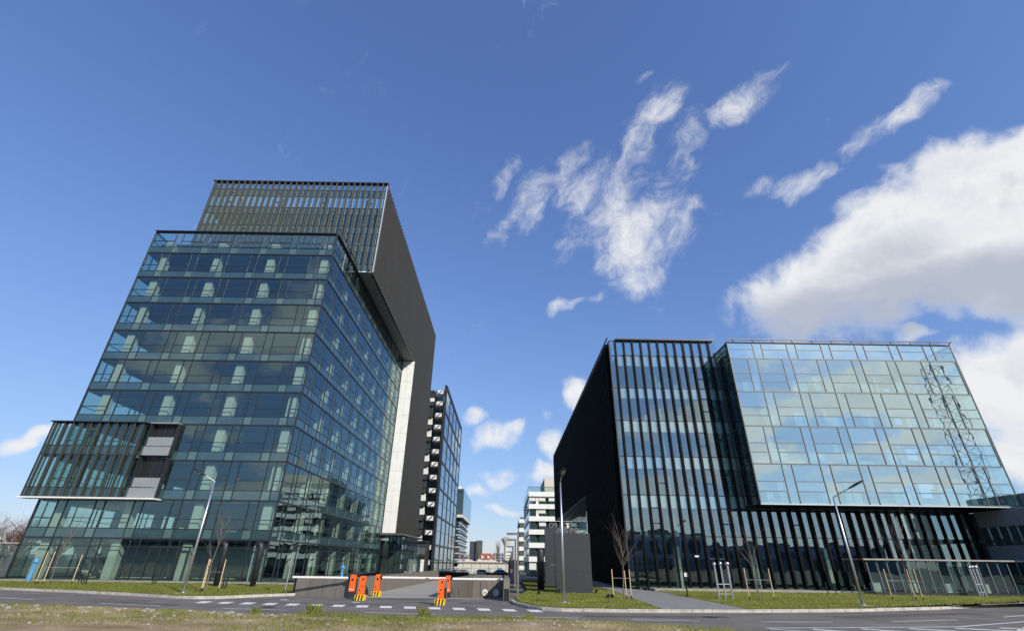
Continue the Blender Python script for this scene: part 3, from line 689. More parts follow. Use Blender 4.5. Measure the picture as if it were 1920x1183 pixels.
gk = Glazing((X3 + .4, Y3B, 0), (0, -1, 0)); Wk = Y3B - Y3 - 2.2
for i in range(40): gk.pane(Wk*i/40, Wk*(i+1)/40, Z3 - 1.3, Z3 - .1, 'glass_clear')
place_panes(gk.panes, rb, 0)
lg = Glazing((X3 + 2.8, Y3B, 0), (0, -1, 0)); Wl = Y3B - 61.5
for i in range(30):
    a, b = Wl*i/30, Wl*(i+1)/30
    for za, zb in ((0, 3.2), (3.2, 6.2), (6.2, 9.1)): lg.pane(a, b, za, zb, 'glass_left'); lg.hbar(a, b, zb, .1)
    lg.vbar(a, 0, 9.1)
lg.fr.build('window_bars', 'frame_dark', rb, kind='stuff'); right_panes += lg.panes
box('recess_soffit', 'panel_grey', rb, X3 - .25, 61.6, 9.0, X3 + 2.75, Y3B, 9.08); box('recess_end_wall', 'cladding_black', rb, X3 + .62, 61.2, .1, X3 + 2.75, 61.5, 9.0)
for k in range(1, 7):
    box('floor_slab', 'interior_pale', rb, X3 + .75, Y3 + .15, ZR[k] - .2, XE, Y3 + 8, ZR[k] + .04)
box('floor_slab', 'slab', rb, X3 + .75, Y3 + .15, .08, XE, Y3 + 8, .22)
box('roof_slab', 'slab', rb, X3 + .7, Y3 + .2, 19.95, B0, Y3B - .2, 20.1)
for i in range(5): box('column', 'column', rb, X3 + 4.0 + i*6.3, Y3 + .9, .2, X3 + 4.55 + i*6.3, Y3 + 1.45, 19.8)
for k in range(1, 6):
    for i in range(6):
        x = X3 + 1.5 + random.uniform(0, 8); box('shelf', 'blind', rb, x, Y3 + 1.4, ZR[k] + .05, x + random.uniform(.3, .9), Y3 + 1.8, ZR[k] + random.uniform(.5, 1.2))
box('back_wall', 'interior_pale', rb, X3 + .75, Y3 + 7.6, 4.2, XE, Y3 + 7.8, 19.8)
box('door_handle', 'metal_steel', rb, X3 + .55 + 8*fw - .07, Y3 - .16, .9, X3 + .55 + 8*fw - .03, Y3 - .12, 1.5)
box('door_lamp', 'paint_white', rb, 15.1, Y3 - .60, 2.42, 15.4, Y3 - .46, 2.54)
box('notice', 'paint_white', rb, 14.2, Y3 - .10, 1.02, 14.55, Y3 - .06, 1.30)
box('roof_rail', 'frame_dark', rb, X3 - .3, Y3 - .5, Z3 + .02, X3 - .2, Y3B, Z3 + .1)

# projecting pale glass box
pb = thing('glass_box', None, None); pb.parent = rb
gbx = Glazing((B0, BY, 0), (1, 0, 0)); gbl = Glazing((B0, Y3 - .02, 0), (0, -1, 0)); gbr = Glazing((B1, BY, 0), (0, 1, 0))
WB = B1 - B0; bm, bw = 3.17, 2.36
ZB = [BZ0 + .08, 9.31, 12.43, 15.48, 18.62, 20.16]
for k, (za, zb) in enumerate(zip(ZB, ZB[1:])):
    ph = (0.0, .25, 0.0, .25, 0.02)[k] * bm
    if k == 4: gbx.brick(WB, za, zb, bm, bw, ph, [.58], 'glass_bay', 'glass_bay', [])
    else: gbx.brick(WB, za, zb, bm, bw, ph, [.30, .55], 'glass_bay', 'glass_bay', [])
    gbx.hbar(0, WB, zb, .10); 
    for G_ in (gbl, gbr): G_.brick(Y3 - .02 - BY if G_ is gbl else 7.5, za, zb, 1.5, 1.1, 0, [.3, .6], 'glass_shaded' if G_ is gbl else 'glass_bay', 'glass_shaded' if G_ is gbl else 'glass_bay', [.3]); G_.hbar(0, Y3 - .02 - BY if G_ is gbl else 7.5, zb, .09)
for e in (0, WB): gbx.vbar(e, BZ0, BZ1, .09)
gbl.vbar(0.05, BZ0, BZ1, .3, .2)
for G_ in (gbx, gbl, gbr): G_.fr.build('window_bars', 'frame_grey' if G_ is not gbl else 'frame_dark', pb, kind='stuff')  # bars of the left return are darker, shade put into their colour
right_panes += gbx.panes + gbl.panes
place_panes(right_panes, rb, 300); place_panes(gbr.panes, pb, 0)
box('bottom_plate', 'panel_silver', pb, B0 - .05, BY - .10, BZ0 - .02, B1 + .05, BY + .02, BZ0 + .07)
box('soffit', 'cladding_black', pb, B0, BY + .03, BZ0 - .03, B1, Y3 + 4.4, BZ0 + .06)
for k in range(1, 5): box('floor_slab', 'blind', pb, B0 + .15, BY + .15, ZB[k] - .2, B1 - .15, Y3 + 4.3, ZB[k] + .03)
box('floor_slab', 'blind', pb, B0 + .15, BY + .15, BZ0 + .07, B1 - .15, Y3 + 4.3, BZ0 + .2)
box('back_wall', 'blind', pb, B0 + .3, BY + 3.0, BZ0 + .1, B1 - 5.2, BY + 3.2, 18.4)
for i in range(4): box('column', 'column', pb, B0 + 2.4 + i*5.6, BY + 1.4, BZ0 + .2, B0 + 2.9 + i*5.6, BY + 1.9, 18.5)
for k in range(0, 4):
    for i in range(6):
        x = B0 + 1 + i*3.2 + random.uniform(0, 1.5); box('desk', 'blind', pb, x, BY + .8, ZB[k] + .05, x + random.uniform(.5, 1.5), BY + 1.4, ZB[k] + random.uniform(1.0, 1.5))
for k in range(5): box('dark_backing', 'interior_dark' if k % 2 else 'cladding_black', pb, B0 + .30, BY + (.35 if k % 2 else .9), ZB[k] + .05, B0 + .38, Y3 + 4.0, ZB[k+1] - .25 if k < 4 else ZB[k+1] - .6)  # added black backing sheets, painting the shaded left return dark
tr_ = MB(); tr_.bar((B0 - .1, BY - .35, BZ1 + .03), (B1 + .05, BY - .35, BZ1 + .03), .07); tr_.bar((B0 - .1, BY + .3, BZ1 + .05), (B1, BY + .3, BZ1 + .05), .06)
for i in range(12): x = B0 + .3 + i*1.84; tr_.bar((x, BY - .35, BZ1), (x + .55, BY + .3, BZ1), .05)
tr_.build('roof_rail', 'frame_dark', pb)

# grey wing at the right end
wg = thing('grey_wing', 'dark grey panelled wing at the right edge, meeting the pale glass box', 'building')
wp = MB()
for (x0, ya, x1, yb) in ((XE + .1, 36.5, 58, 44.5),):
    for y_, y2 in ((36.5, 38.4), (38.42, 40.6), (40.62, 42.6)):
        for za, zb in ((4.85, 6.05), (2.45, 3.5)): box('wall_panel', 'bridge_grey', wg, XE - .1 + .03, y_, za, XE + .1, y2, zb)
box('core', 'interior_dark', wg, XE + .12, 36.55, .1, 58, 44.5, 6.0)
for y_ in (36.6, 37.9, 39.2, 40.5, 41.8): box('window_pane', 'glass_far', wg, XE + .02, y_, 3.52, XE + .06, y_ + 1.25, 4.83)
for y_ in (36.6, 38.2, 39.8, 41.4): box('window_pane', 'glass_far', wg, XE + .02, y_, .3, XE + .06, y_ + 1.5, 2.42)
for i in range(5): box('roof_panel', 'bridge_grey', wg, B1 + .12 + i*2.6, 35.2, 4.85, B1 + 2.68 + i*2.6, 44.4, 7.25)
wx = MB(); 
for i in range(4): box('front_panel', 'bridge_grey', wg, XE + .05 + i*2.4, 36.3, 4.87, XE + 2.4 + i*2.4, 36.5, 6.02)

# ================================================================== BUILDINGS FURTHER BACK
def wrange_box(par, nm, mat, *a): return box(nm, mat, par, *a)
T = thing('balcony_tower', 'slim dark office tower with white balcony corners behind the tall glass tower', 'office building')
tX, tY, tYB, tZ = -16.85, 125.0, 170.5, 43.8
box('core', 'interior_dark', T, -45, tY + 3.2, -2, tX - 1.2, tYB, tZ - 3)
fh = 3.15
for k in range(14):
    z0 = -1.2 + k * fh
    box('floor_band', 'cladding_dark', T, -45, tY - .5, z0 + 2.0, tX - 3.4, tY + 3, z0 + fh)
    for i in range(5):
        x = tX - 6.0 - i * 2.4; m = 'blind' if (k * 7 + i * 3) % 5 < 3 else 'glass_far'
        box('window_pane', m, T, x - 2.2, tY + .1, z0 + 1.05, x - .05, tY + .2, z0 + 1.95); box('window_pane', 'blind' if (k*5+i) % 3 == 0 else 'glass_far', T, x - 2.2, tY + .1, z0 + .1, x - .05, tY + .2, z0 + .95)
    box('window_pane', 'blind' if k % 3 else 'glass_far', T, tX - 4.6, tY + .15, z0 + .2, tX - 3.3, tY + .25, z0 + 1.9)
    b_ = MB(); b_.prism([(tX - 2.9, tY - .4), (tX - 2.4, tY - 1.1), (tX - .7, tY - 1.1), (tX - .7, tY + 1.4), (tX - 2.9, tY + 1.4)], z0 + 2.0, z0 + 3.0); bo = b_.build('balcony', 'paint_white', T)
    d_ = MB(); d_.quad((tX - 2.3, tY - 1.12, z0 + 2.02), (tX - 1.9, tY - 1.12, z0 + 2.02), (tX - .95, tY - 1.12, z0 + 2.9), (tX - 1.35, tY - 1.12, z0 + 2.9)); d_.build('balcony_brace', 'frame_dark', bo)
    box('balcony_glass', 'glass_far', T, tX - 3.3, tY + 1.3, z0 + .05, tX - 1.0, tY + 1.4, z0 + 1.95)
box('screen_edge', 'frame_dark', T, tX - .5, tY - 1.6, -1.8, tX, tY - 1.2, tZ + .3)
sg = Glazing((tX, tY - 1.2, 0), (0, 1, 0)); WG = tYB - tY + 1.2
for k in range(7):
    z0 = -1.5 + k * 6.4; z1 = min(tZ - .6, z0 + 6.4)
    for i in range(5):
        for h in range(2): sg.pane(WG*i/5, WG*(i+1)/5, z0 + (z1-z0)*h/2, z0 + (z1-z0)*(h+1)/2, 'glass_far')
        sg.vbar(WG*i/5, z0, z1, .5, .3, .15); sg.hbar(WG*i/5, WG*(i+1)/5, (z0+z1)/2, .1)
    sg.hbar(0, WG, z1, .45, .4, .2)
sg.vbar(WG, -1.5, tZ, .4, .3, .15); sg.hbar(0, WG, tZ, .35, .4, .2); sg.fr.build('screen_bars', 'frame_dark', T, kind='stuff'); place_panes(sg.panes, T, 70)
box('roof_band', 'cladding_dark', T, -45, tY - .3, tZ - 2.6, tX - 3.2, tY + 4, tZ - 1.6); box('roof_frame', 'frame_dark', T, -45, tY - .6, tZ - 1.6, tX - .1, tY - .4, tZ - 1.35)
an = thing('low_annex', 'low dark two-storey annex with pale blinds at the foot of the balcony tower', 'building')
box('wall', 'cladding_dark', an, -30, 117.8, -1.5, -18.0, 124, 5.3)
for (z0, z1, m) in ((-.7, 1.9, 'blind'), (2.9, 4.2, 'interior_dark')):
    for i in range(6): box('window_pane', m if (i + int(z0)) % 4 else 'glass_far', an, -23.1 + i*.85, 117.7, z0, -22.35 + i*.85, 117.78, z1)
box('roof_edge', 'frame_dark', an, -30, 117.4, 5.3, -17.8, 124, 5.6); box('ledge', 'frame_dark', an, -30, 117.5, 2.3, -18.0, 117.78, 2.6)
st3 = thing('striped_office', 'far striped office block with an overhanging glass top, beyond the balcony tower', 'office building')
for k in range(9):
    z0 = -2.5 + k * 2.1; box('white_band', 'panel_silver', st3, -45, 200, z0, -18.2, 240, z0 + 1.0); box('window_band', 'glass_far', st3, -45, 200.4, z0 + 1.0, -18.6, 239, z0 + 2.1)
    box('sun_ledge', 'frame_dark', st3, -45, 199.3, z0 + .98, -17.6, 240, z0 + 1.12)
box('overhang', 'glass_far', st3, -45, 196, 17.2, -16.9, 240, 26.5); box('overhang_soffit', 'plaster', st3, -45, 195.8, 16.2, -16.8, 240, 17.2); box('roof_fin', 'paint_white', st3, -24, 200, 26.5, -18.4, 210, 28)

wb = thing('banded_office', 'white banded office block with dark window rows behind the sign slabs', 'office building')
box('core', 'interior_dark', wb, 6.2, 128.8, -2, 40, 165.4, 16.4)
wx0 = 5.43
bands = [(16.46, 17.58), (13.52, 14.63), (10.68, 11.79), (7.67, 8.78), (4.72, 5.84), (1.72, 2.83)]
for k, (z0, z1) in enumerate(bands):
    for i in range(7): box('white_panel', 'wall_white', wb, wx0 + i*5.0, 127.9, z0, wx0 + 4.96 + i*5.0, 128.3, z1)
    for i in range(5): box('white_panel', 'panel_silver', wb, wx0 - .02, 128.32 + i*7.5, z0, wx0 + .35, 128.3 + (i+1)*7.5 - .04, z1)
    zb = z0; za = bands[k+1][1] if k < 5 else -1.2
    for i in range(14):
        x = wx0 + .1 + i*2.5; zm = za + (zb-za)*.42; q = (i*5 + k*3) % 7
        box('window_pane', 'blind' if (q in (1, 4) or k == 0) else 'glass_far', wb, x + .02, 128.35, zm, x + 1.70, 128.42, zb); box('window_pane', 'glass_far', wb, x + .02, 128.35, za, x + 1.70, 128.42, zm - .08); box('window_pane', 'blind' if q in (0, 3) else 'glass_left', wb, x + 1.78, 128.35, za, x + 2.44, 128.42, zb)
    box('window_band', 'glass_far', wb, wx0 + .2, 128.5, za, wx0 + .3, 165.5, zb)
box('roof_glass', 'glass_clear', wb, wx0, 128.0, 17.62, 40, 128.06, 18.7); box('roof_glass', 'glass_clear', wb, wx0, 128.0, 17.62, wx0 + .06, 165.5, 18.7); box('handrail', 'frame_grey', wb, wx0 - .03, 127.95, 18.7, 40, 128.1, 18.8); box('handrail', 'frame_grey', wb, wx0 - .03, 128.1, 18.7, wx0 + .09, 165.5, 18.8)
box('roof_house', 'plaster', wb, 10.5, 141, 17.6, 32, 158, 22.8)
for i in range(3): MB().bar((wx0 - .06, 138 + i*9, 13.9), (wx0 - .06, 142 + i*9, 16.0), .25).build('facade_mark', 'frame_dark', wb)
w2 = thing('banded_office', 'narrow second white banded block just beyond the first one', 'office building')
box('core', 'interior_dark', w2, 5.1, 196.4, -2.7, 30, 230, 16.6)
for k in range(6): box('white_band', 'wall_white', w2, 4.7, 196, -1.2 + k*3.15, 30, 230, .2 + k*3.15)

# ------------------------------------------------------------------ far things seen down the street
ft = thing('slab_tower', 'dark slab high-rise far away at the end of the street', 'high-rise')
box('wing', 'far_tower', ft, -41.8, 600, -2.8, -34.4, 625, 20.4); box('wing', 'far_tower', ft, -34.38, 597, -2.8, -28.3, 622, 21.3)
for k in range(9): box('floor_line', 'frame_grey', ft, -41.8, 599.8, 1 + k*2.1, -34.5, 600.05, 1.25 + k*2.1)
wt = thing('water_tower', 'pale concrete water tower with a flared funnel head behind the street lamps', 'water tower')
MB().tube([(0, 330, -2.8), (0, 330, 9.6), (0, 330, 10.2)], [1.7, 1.5, 1.55], 16).build('shaft', 'plaster', wt, smooth=False)
MB().tube([(0, 330, 10.0), (-.1, 330, 13.2), (-.1, 330, 13.9)], [1.6, 3.1, 3.15], 16).build('funnel', 'plaster', wt); MB().tube([(-.1, 330, 13.9), (-.1, 330, 14.9)], [3.3, .2], 16).build('cap', 'far_block', wt)
rh = thing('red_roof_house', 'house with a red tiled roof and small gables far down the street', 'house')
box('wall', 'plaster', rh, -14.4, 280, -2.8, -6.5, 288, 2.4)
rf = MB(); rf.quad((-14.9, 279.5, 2.3), (-6.1, 279.5, 2.3), (-8.2, 284, 5.0), (-13.2, 284, 5.0)); rf.quad((-6.1, 279.5, 2.3), (-6.1, 288.5, 2.3), (-8.2, 284, 5.0)); rf.quad((-14.9, 288.5, 2.3), (-14.9, 279.5, 2.3), (-13.2, 284, 5.0)); rf.quad((-6.1, 288.5, 2.3), (-14.9, 288.5, 2.3), (-13.2, 284, 5.0), (-8.2, 284, 5.0)); ro = rf.build('roof', 'red_tile', rh)
for x in (-12.6, -9.4): MB().prism([(x-.6, 279.6), (x+.6, 279.6), (x+.6, 282), (x-.6, 282)], 2.5, 3.8).build('dormer', 'plaster', ro)
box('chimney', 'plaster', ro, -10.8, 284, 4.6, -9.9, 285, 5.7)
gbk = thing('grey_apartment_block', 'pale grey apartment block far away behind the thin poplar', 'building')
box('wall', 'far_block', gbk, -10.7, 420, -2.8, -1.8, 432, 6.9)
for k in range(3):
    for i in range(4): box('window', 'far_tower', gbk, -10.2 + i*2.2, 419.8, .6 + k*2.1, -9.0 + i*2.2, 420.05, 1.8 + k*2.1)
wh = thing('warehouse', 'long low cream warehouse wall closing off the end of the plaza', 'warehouse')
for i in range(14): box('wall_bay', 'plaster', wh, -48 + i*4.0, 200, -2.8, -44.06 + i*4.0, 212, .95 + .0)
for i in range(14):
    if i % 3: box('door', 'blue_paint' if i % 5 == 1 else 'panel_silver', wh, -47.2 + i*4.0, 199.9, -2.8, -45.4 + i*4.0, 200.02, -.6)
box('eaves', 'concrete', wh, -48.5, 199.6, .95, 8.5, 212, 1.2)
for i in range(11):
    m = MB(); x = -44 + i*4.6; m.quad((x, 205, 1.2), (x+4.5, 205, 1.2), (x+1.2, 205, 2.3)); m.quad((x+4.5, 205, 1.2), (x+4.5, 212, 1.2), (x+1.2, 212, 2.3), (x+1.2, 205, 2.3)); m.quad((x, 212, 1.2), (x, 205, 1.2), (x+1.2, 205, 2.3), (x+1.2, 212, 2.3)); m.build('roof_shed', 'roof_pale', wh)

# mesh fence in front of the warehouse
fe = thing('mesh_fence', 'tall dark mesh fence standing across the far end of the plaza', 'fence')
for i in range(15): box('post', 'dark_metal', fe, -26 + i*2.6, 160, -2.0, -25.9 + i*2.6, 160.1, .9)
for z in (-1.6, -.4, .8): box('rail', 'dark_metal', fe, -26, 160.02, z, 10.4, 160.08, z + .05)
for (x0, x1, y, z1, lab) in ((-13.4, -7.4, 108, -.15, 'dark clipped hedge across the plaza, left of the two'), (-3.9, .4, 108, -.25, 'dark clipped hedge across the plaza, beside the lamp row'), (-18.5, -13.6, 107, -.3, 'low dark hedge in front of the annex')):
    h_ = MB(); random.seed(int(x0*10) & 255)
    for _ in range(1500):
        x, y_, z = random.uniform(x0, x1), y + random.uniform(-.5, .8), random.uniform(-1.1, z1); a = random.uniform(0, 6.28); s_ = .09
        k = len(h_.v); h_.v += [(x, y_, z), (x + s_*math.cos(a), y_ + s_*math.sin(a), z + .05), (x + s_*math.cos(a+1.2), y_, z + s_)]; h_.f.append((k, k+1, k+2))
    h_.box(x0 + .1, y - .35, -1.4, x1 - .1, y + .65, z1 - .12); h_.build('hedge', 'hedge', None, label=lab, cat='hedge', group='hedges across the plaza')
random.seed(11)

def car(loc, mat, label, rz=0.0):
    c = thing('parked_car', label, 'car', loc, 'cars parked before the mesh fence'); c.rotation_euler.z = rz
    b = MB(); pr = [(-2.1, .35), (2.1, .35), (2.15, .75), (1.3, .9), (.7, 1.42), (-1.0, 1.45), (-1.8, .95), (-2.15, .85)]
    n = len(pr)
    for y in (-.85, .85): b.v += [(x, y * (.86 if z > 1 else 1), z) for x, z in pr]
    b.f += [tuple(range(n)), tuple(range(2*n-1, n-1, -1))] + [(k, n+k, n+(k+1) % n, (k+1) % n) for k in range(n)]
    b.build('body', mat, c)
    for s in (-1, 1): 
        m = MB(); y = s * .815; m.quad((-1.5, y*1.05, .95), (1.1, y*1.05, .95), (.65, y*.93, 1.36), (-.95, y*.93, 1.38)); m.build('side_window', 'black_paint_and_shade', c)
        for x in (-1.35, 1.35):
            w_ = MB().tube([(x, s*.72, .33), (x, s*.88, .33)], .33, 14).build('wheel', 'tyre', c); MB().tube([(x, s*.882, .33), (x, s*.89, .33)], .2, 10).build('rim', 'metal_steel', w_)
        box('headlight', 'lens', c, 2.08, s*.6 - .15, .62, 2.17, s*.6 + .15, .76)
    return c
def gz(y): return -.10 - (y - 56) * 1.8 / 94 + .02
for x, m, lab in ((-16.0, 'car_paint_dark', 'dark parked car at the left before the far fence'), (-11.6, 'car_paint', 'silver-blue parked car in the middle before the far fence'), (-6.5, 'car_paint', 'silver parked car right of the middle before the far fence'), (-1.4, 'car_paint', 'silver parked car nearest the lamp row before the far fence')): car((x, 146, gz(146)), m, lab, .15)

# ================================================================== TREES
def branch(mb, p, d, L_, r, depth, rnd, spread, up, tips=3, n=5):
    pts = [p.copy()]; rad = [r]; dd = d.copy(); steps = 3
    for i in range(steps):
        dd = (dd + Vector((rnd.gauss(0, .10), rnd.gauss(0, .10), rnd.gauss(0, .06) + up))).normalized()
        pts.append(pts[-1] + dd * L_ / steps); rad.append(r * (1 - .45 * (i+1) / steps))
    mb.tube(pts, rad, n if depth > 1 else 3, cap=False)
    if depth <= 0: return
    for k in range(tips):
        i = rnd.randint(1, steps); a = Vector((rnd.gauss(0, 1), rnd.gauss(0, 1), rnd.gauss(0, .5))).normalized()
        nd = (dd + a * spread).normalized()
        branch(mb, pts[i], nd, L_ * rnd.uniform(.5, .8), rad[i] * .6, depth - 1, rnd, spread, up, tips, n)
def staked_tree(x, y, h, label, seed, stakes, mat='bark', limbs=7):
    rnd = random.Random(seed); t = thing('staked_tree', label, 'young tree', (x, y, LZ), 'young bare staked trees on the lawns')
    tr = MB(); pts = [Vector((0, 0, 0))]; 
    for i in range(6): pts.append(pts[-1] + Vector((rnd.gauss(0, .05), rnd.gauss(0, .03), h * .7 / 6)))
    tr.tube(pts, [.035 - .003 * i for i in range(7)], 6); tr.build('trunk', mat, t)
    cr = MB()
    for k in range(limbs):
        i = rnd.randint(3, 6); a = rnd.uniform(0, 6.28); d = Vector((math.cos(a) * .55, math.sin(a) * .35, 1)).normalized()
        branch(cr, pts[i], d, h * rnd.uniform(.22, .42), .015, 3, rnd, .5, .05, 2, 4)
    cr.build('crown', mat, t)
    for sx, sy, hh in stakes:
        s_ = MB().tube([(sx, sy, .12), (sx, sy, hh)], .028, 8).build('stake', 'stake_wood', t); MB().tube([(sx, sy, -.05), (sx, sy, .2)], .030, 8).build('charred_foot', 'black_paint_and_shade', s_)
    (a, b) = (stakes[0], stakes[-1]); MB().bar((a[0], a[1], 1.05), (b[0], b[1], 1.05), .02).build('tie_bar', 'metal_steel', t)
    return t
staked_tree(-32.0, 38.4, 4.6, 'young bare tree with three stakes on the lawn near the blue hydrant', 3, [(-.75, -.2, 2.05), (-.25, -.2, 2.05), (1.2, .5, 1.9)], 'bark', 8)
staked_tree(-17.9, 32.9, 4.3, 'young bare tree staked close behind the left street lamp', 5, [(-.35, .2, 1.75), (-.15, -.3, 1.75), (.75, -.1, 1.75)], 'bark', 6)
staked_tree(6.75, 31.3, 4.6, 'young bare tree with three stakes beside the paved footpath', 8, [(-.55, .2, 1.5), (.1, -.2, 1.45), (.45, .1, 1.5)], 'bark', 10)
staked_tree(14.7, 31.6, 4.4, 'young bare tree between two stakes right of the three steel posts', 12, [(-.55, .2, 1.65), (.75, -.1, 1.65)], 'bark', 7)
staked_tree(24.9, 33.4, 4.6, 'young bare tree with stakes in front of the glass shelter at right', 15, [(-1.05, .3, 1.7), (.25, .1, 1.7), (.55, -.1, 1.7)], 'bark', 7)
for i, (x, y, h) in enumerate(((-93, 92, 8.8), (-88.5, 95, 9.0), (-84.5, 93, 8.4), (-97, 97, 9.5), (-81.0, 96, 7.4), (-78, 99, 6.8))):
    rnd = random.Random(40 + i); t = thing('bare_tree', ('reddish bare tree at the far left edge behind the glass shelter', 'tallest reddish bare tree at the far left', 'reddish bare tree second from the glass building corner', 'reddish bare tree mostly cut by the left picture edge', 'reddish bare tree nearest the glass building at far left', 'low reddish bare tree just behind the glass building corner')[i], 'tree', (x, y, -.1), 'reddish bare trees at far left')
    MB().tube([(0, 0, 0), (.1, 0, h*.2), (.1, .1, h*.35)], [.2, .16, .12], 8).build('trunk', 'bark_red', t)
    cr = MB()
    for k in range(26):
        a = rnd.uniform(0, 6.28); branch(cr, Vector((.1, 0, h * rnd.uniform(.12, .35))), Vector((math.cos(a)*.8, math.sin(a)*.8, 1)).normalized(), h * rnd.uniform(.28, .42), .10, 3, rnd, .75, .10, 3, 3)
    cr.build('crown', 'bark_red', t)
for i, (x, y, h, sp, mat, nm, lab) in enumerate(((-13.6, 258, 11, .16, 'bark_pale', 'bare_poplar', 'pale bare poplar in front of the dark slab high-rise'), (-4.6, 298, 13, .13, 'bark_pale', 'bare_poplar', 'slim pale bare poplar left of the water tower'), (-22, 250, 8, .7, 'bark', 'bare_tree', 'dark bare tree over the warehouse roof beside the striped office'), (-19, 262, 7, .7, 'bark', 'bare_tree', 'dark bare tree over the warehouse roof left of the pale poplar'))):
    rnd = random.Random(70 + i); t = thing(nm, lab, 'tree', (x, y, -2.8)); MB().tube([(0, 0, 0), (0, 0, h*.8)], [.3, .08], 7).build('trunk', mat, t)
    cr = MB()
    for k in range(60):
        z = h * rnd.uniform(.15, .8); a = rnd.uniform(0, 6.28); branch(cr, Vector((0, 0, z)), Vector((math.cos(a)*sp, math.sin(a)*sp, .9)).normalized(), h*.25, .07, 2, rnd, .25 if sp < .3 else .6, .05, 3, 3)
    cr.build('crown', mat, t)

# ================================================================== STREET FURNITURE
def street_lamp(x, y, hp, arm, label):
    t = thing('street_lamp', label, 'street lamp', (x, y, .12), 'tall steel street lamps')
    MB().tube([(0, 0, 0), (0, 0, hp*.5), (0, 0, hp)], [.075, .06, .042], 12).build('pole', 'metal_steel', t, smooth=True)
    a = Vector(arm); e = Vector((0, 0, hp)) + a
    MB().tube([(0, 0, hp - .05), (0, 0, hp), e], [.042, .035, .03], 10).build('arm', 'metal_steel', t)
    d = a.normalized(); side = d.cross(Vector((0, 0, 1))).normalized(); n = side.cross(d)
    hd = MB(); prof = [(-.1, .05, .03), (.12, .11, .05), (.4, .17, .06), (.66, .16, .05), (.80, .08, .03), (.83, .02, .01)]
    N_ = 14
    for s_, w_, th in prof:
        for k in range(N_):
            q = 2*math.pi*k/N_; hd.v.append(tuple(e + d*s_ + side*(w_*math.cos(q)) + n*(th*math.sin(q))))
    for i in range(len(prof)-1):
        for k in range(N_): hd.f.append((i*N_+k, i*N_+(k+1) % N_, (i+1)*N_+(k+1) % N_, (i+1)*N_+k))
    hd.f.append(tuple(range(N_))[::-1]); hd.f.append(tuple((len(prof)-1)*N_+k for k in range(N_)))
    ho = hd.build('lamp_head', 'black_paint_and_shade', t, smooth=True)
    for s_ in (.28, .44, .60): MB().obox(e + d*s_ - n*.062, d*.045, side*.09, n*.006).build('lens', 'lens', ho)
    box('foot_plate', 'concrete', t, -.35, -.3, -.06, .35, .3, .03); MB().tube([(0, 0, .02), (0, 0, .10)], .10, 10).build('flange', 'metal_steel', t)
    return t
street_lamp(-18.49, 31.6, 6.1, (-.62, -.25, .34), 'leaning-armed steel street lamp in front of the tall glass tower')
street_lamp(2.99, 28.1, 5.85, (.02, -.75, .25), 'steel street lamp in front of the dark sign slabs, head toward the viewer')
street_lamp(18.82, 28.9, 5.35, (.75, -.55, .46), 'steel street lamp in front of the pale glass box')
GAL = 'angular lamp posts in a row along the plaza'
order = ['nearest', 'second', 'third', 'fourth', 'fifth', 'sixth', 'seventh', 'eighth', 'ninth']
pl = None
for i, y in enumerate((35.2, 46, 63, 80, 99, 118, 138, 158, 180)):
    zb = -.05 if y < 56 else gz(y); lab = order[i] + ' of the row of angular brown lamp posts beside the garage ramp'
    if pl is None:
        pl = thing('angular_lamp_post', lab, 'lamp post', (.78, y, zb), GAL)
        box('post', 'lamp_grey', pl, -.07, -.07, 0, .07, .07, 3.72); box('arm', 'lamp_grey', pl, -.78, -.07, 3.60, -.071, .07, 3.72); box('lamp_strip', 'lens', pl, -.74, -.05, 3.585, -.3, .05, 3.599)
    else: copy_tree(pl, (.78, y, zb), lab, GAL)

# dark sign slabs with standing letters on top
def letters(txt, size, depth, mat, parent, loc, flip=False, rz=0.0):
    cu = bpy.data.curves.new('lettering', 'FONT'); cu.body = txt; cu.size = size; cu.extrude = depth; cu.align_x = 'LEFT'
    o = bpy.data.objects.new('tmp', cu); COL.objects.link(o); dg = bpy.context.evaluated_depsgraph_get(); dg.update()
    me = bpy.data.meshes.new_from_object(o.evaluated_get(dg)); bpy.data.objects.remove(o)
    me.materials.clear(); me.materials.append(MATS[mat]); q = put('letter', me, parent); q.location = loc
    q.rotation_euler = (R(90), rz, R(180) if flip else 0); return q
sg1 = thing('sign_slab', 'front dark grey sign slab with standing letters along its top', 'sign', (4.58, 36.5, LZ))
for k, (z0, z1) in enumerate(((0, 1.27), (1.285, 2.53), (2.545, 3.62))): box('panel', 'monolith', sg1, -1.22, -.25, z0, 1.2, .25, z1)
for i, (ch, x) in enumerate((('S', -1.16), ('O', -.86), ('S', -.48), ('P', -.15), ('O', .15))): letters(ch, .47, .05, 'letter_metal', sg1, (x, .0, 3.63 + (.10 if i == 0 else 0)), rz=(R(38) if i == 0 else 0))
sg2 = thing('sign_slab', 'rear dark grey sign slab, its standing letters seen from behind', 'sign', (4.3, 43.6, LZ))
for k, (z0, z1) in enumerate(((.1, 1.6), (1.615, 3.1), (3.115, 4.35))): box('panel', 'monolith', sg2, -1.12, -.25, z0, 1.5, .25, z1)
for i, (ch, x) in enumerate((('S', 1.05), ('O', .82), ('S', .38), ('P', -.02), ('O', -.32))): letters(ch, .55, .05, 'letter_metal', sg2, (x, .0, 4.36 + (.0 if i else .08)), True, R(-38) if i == 0 else 0)
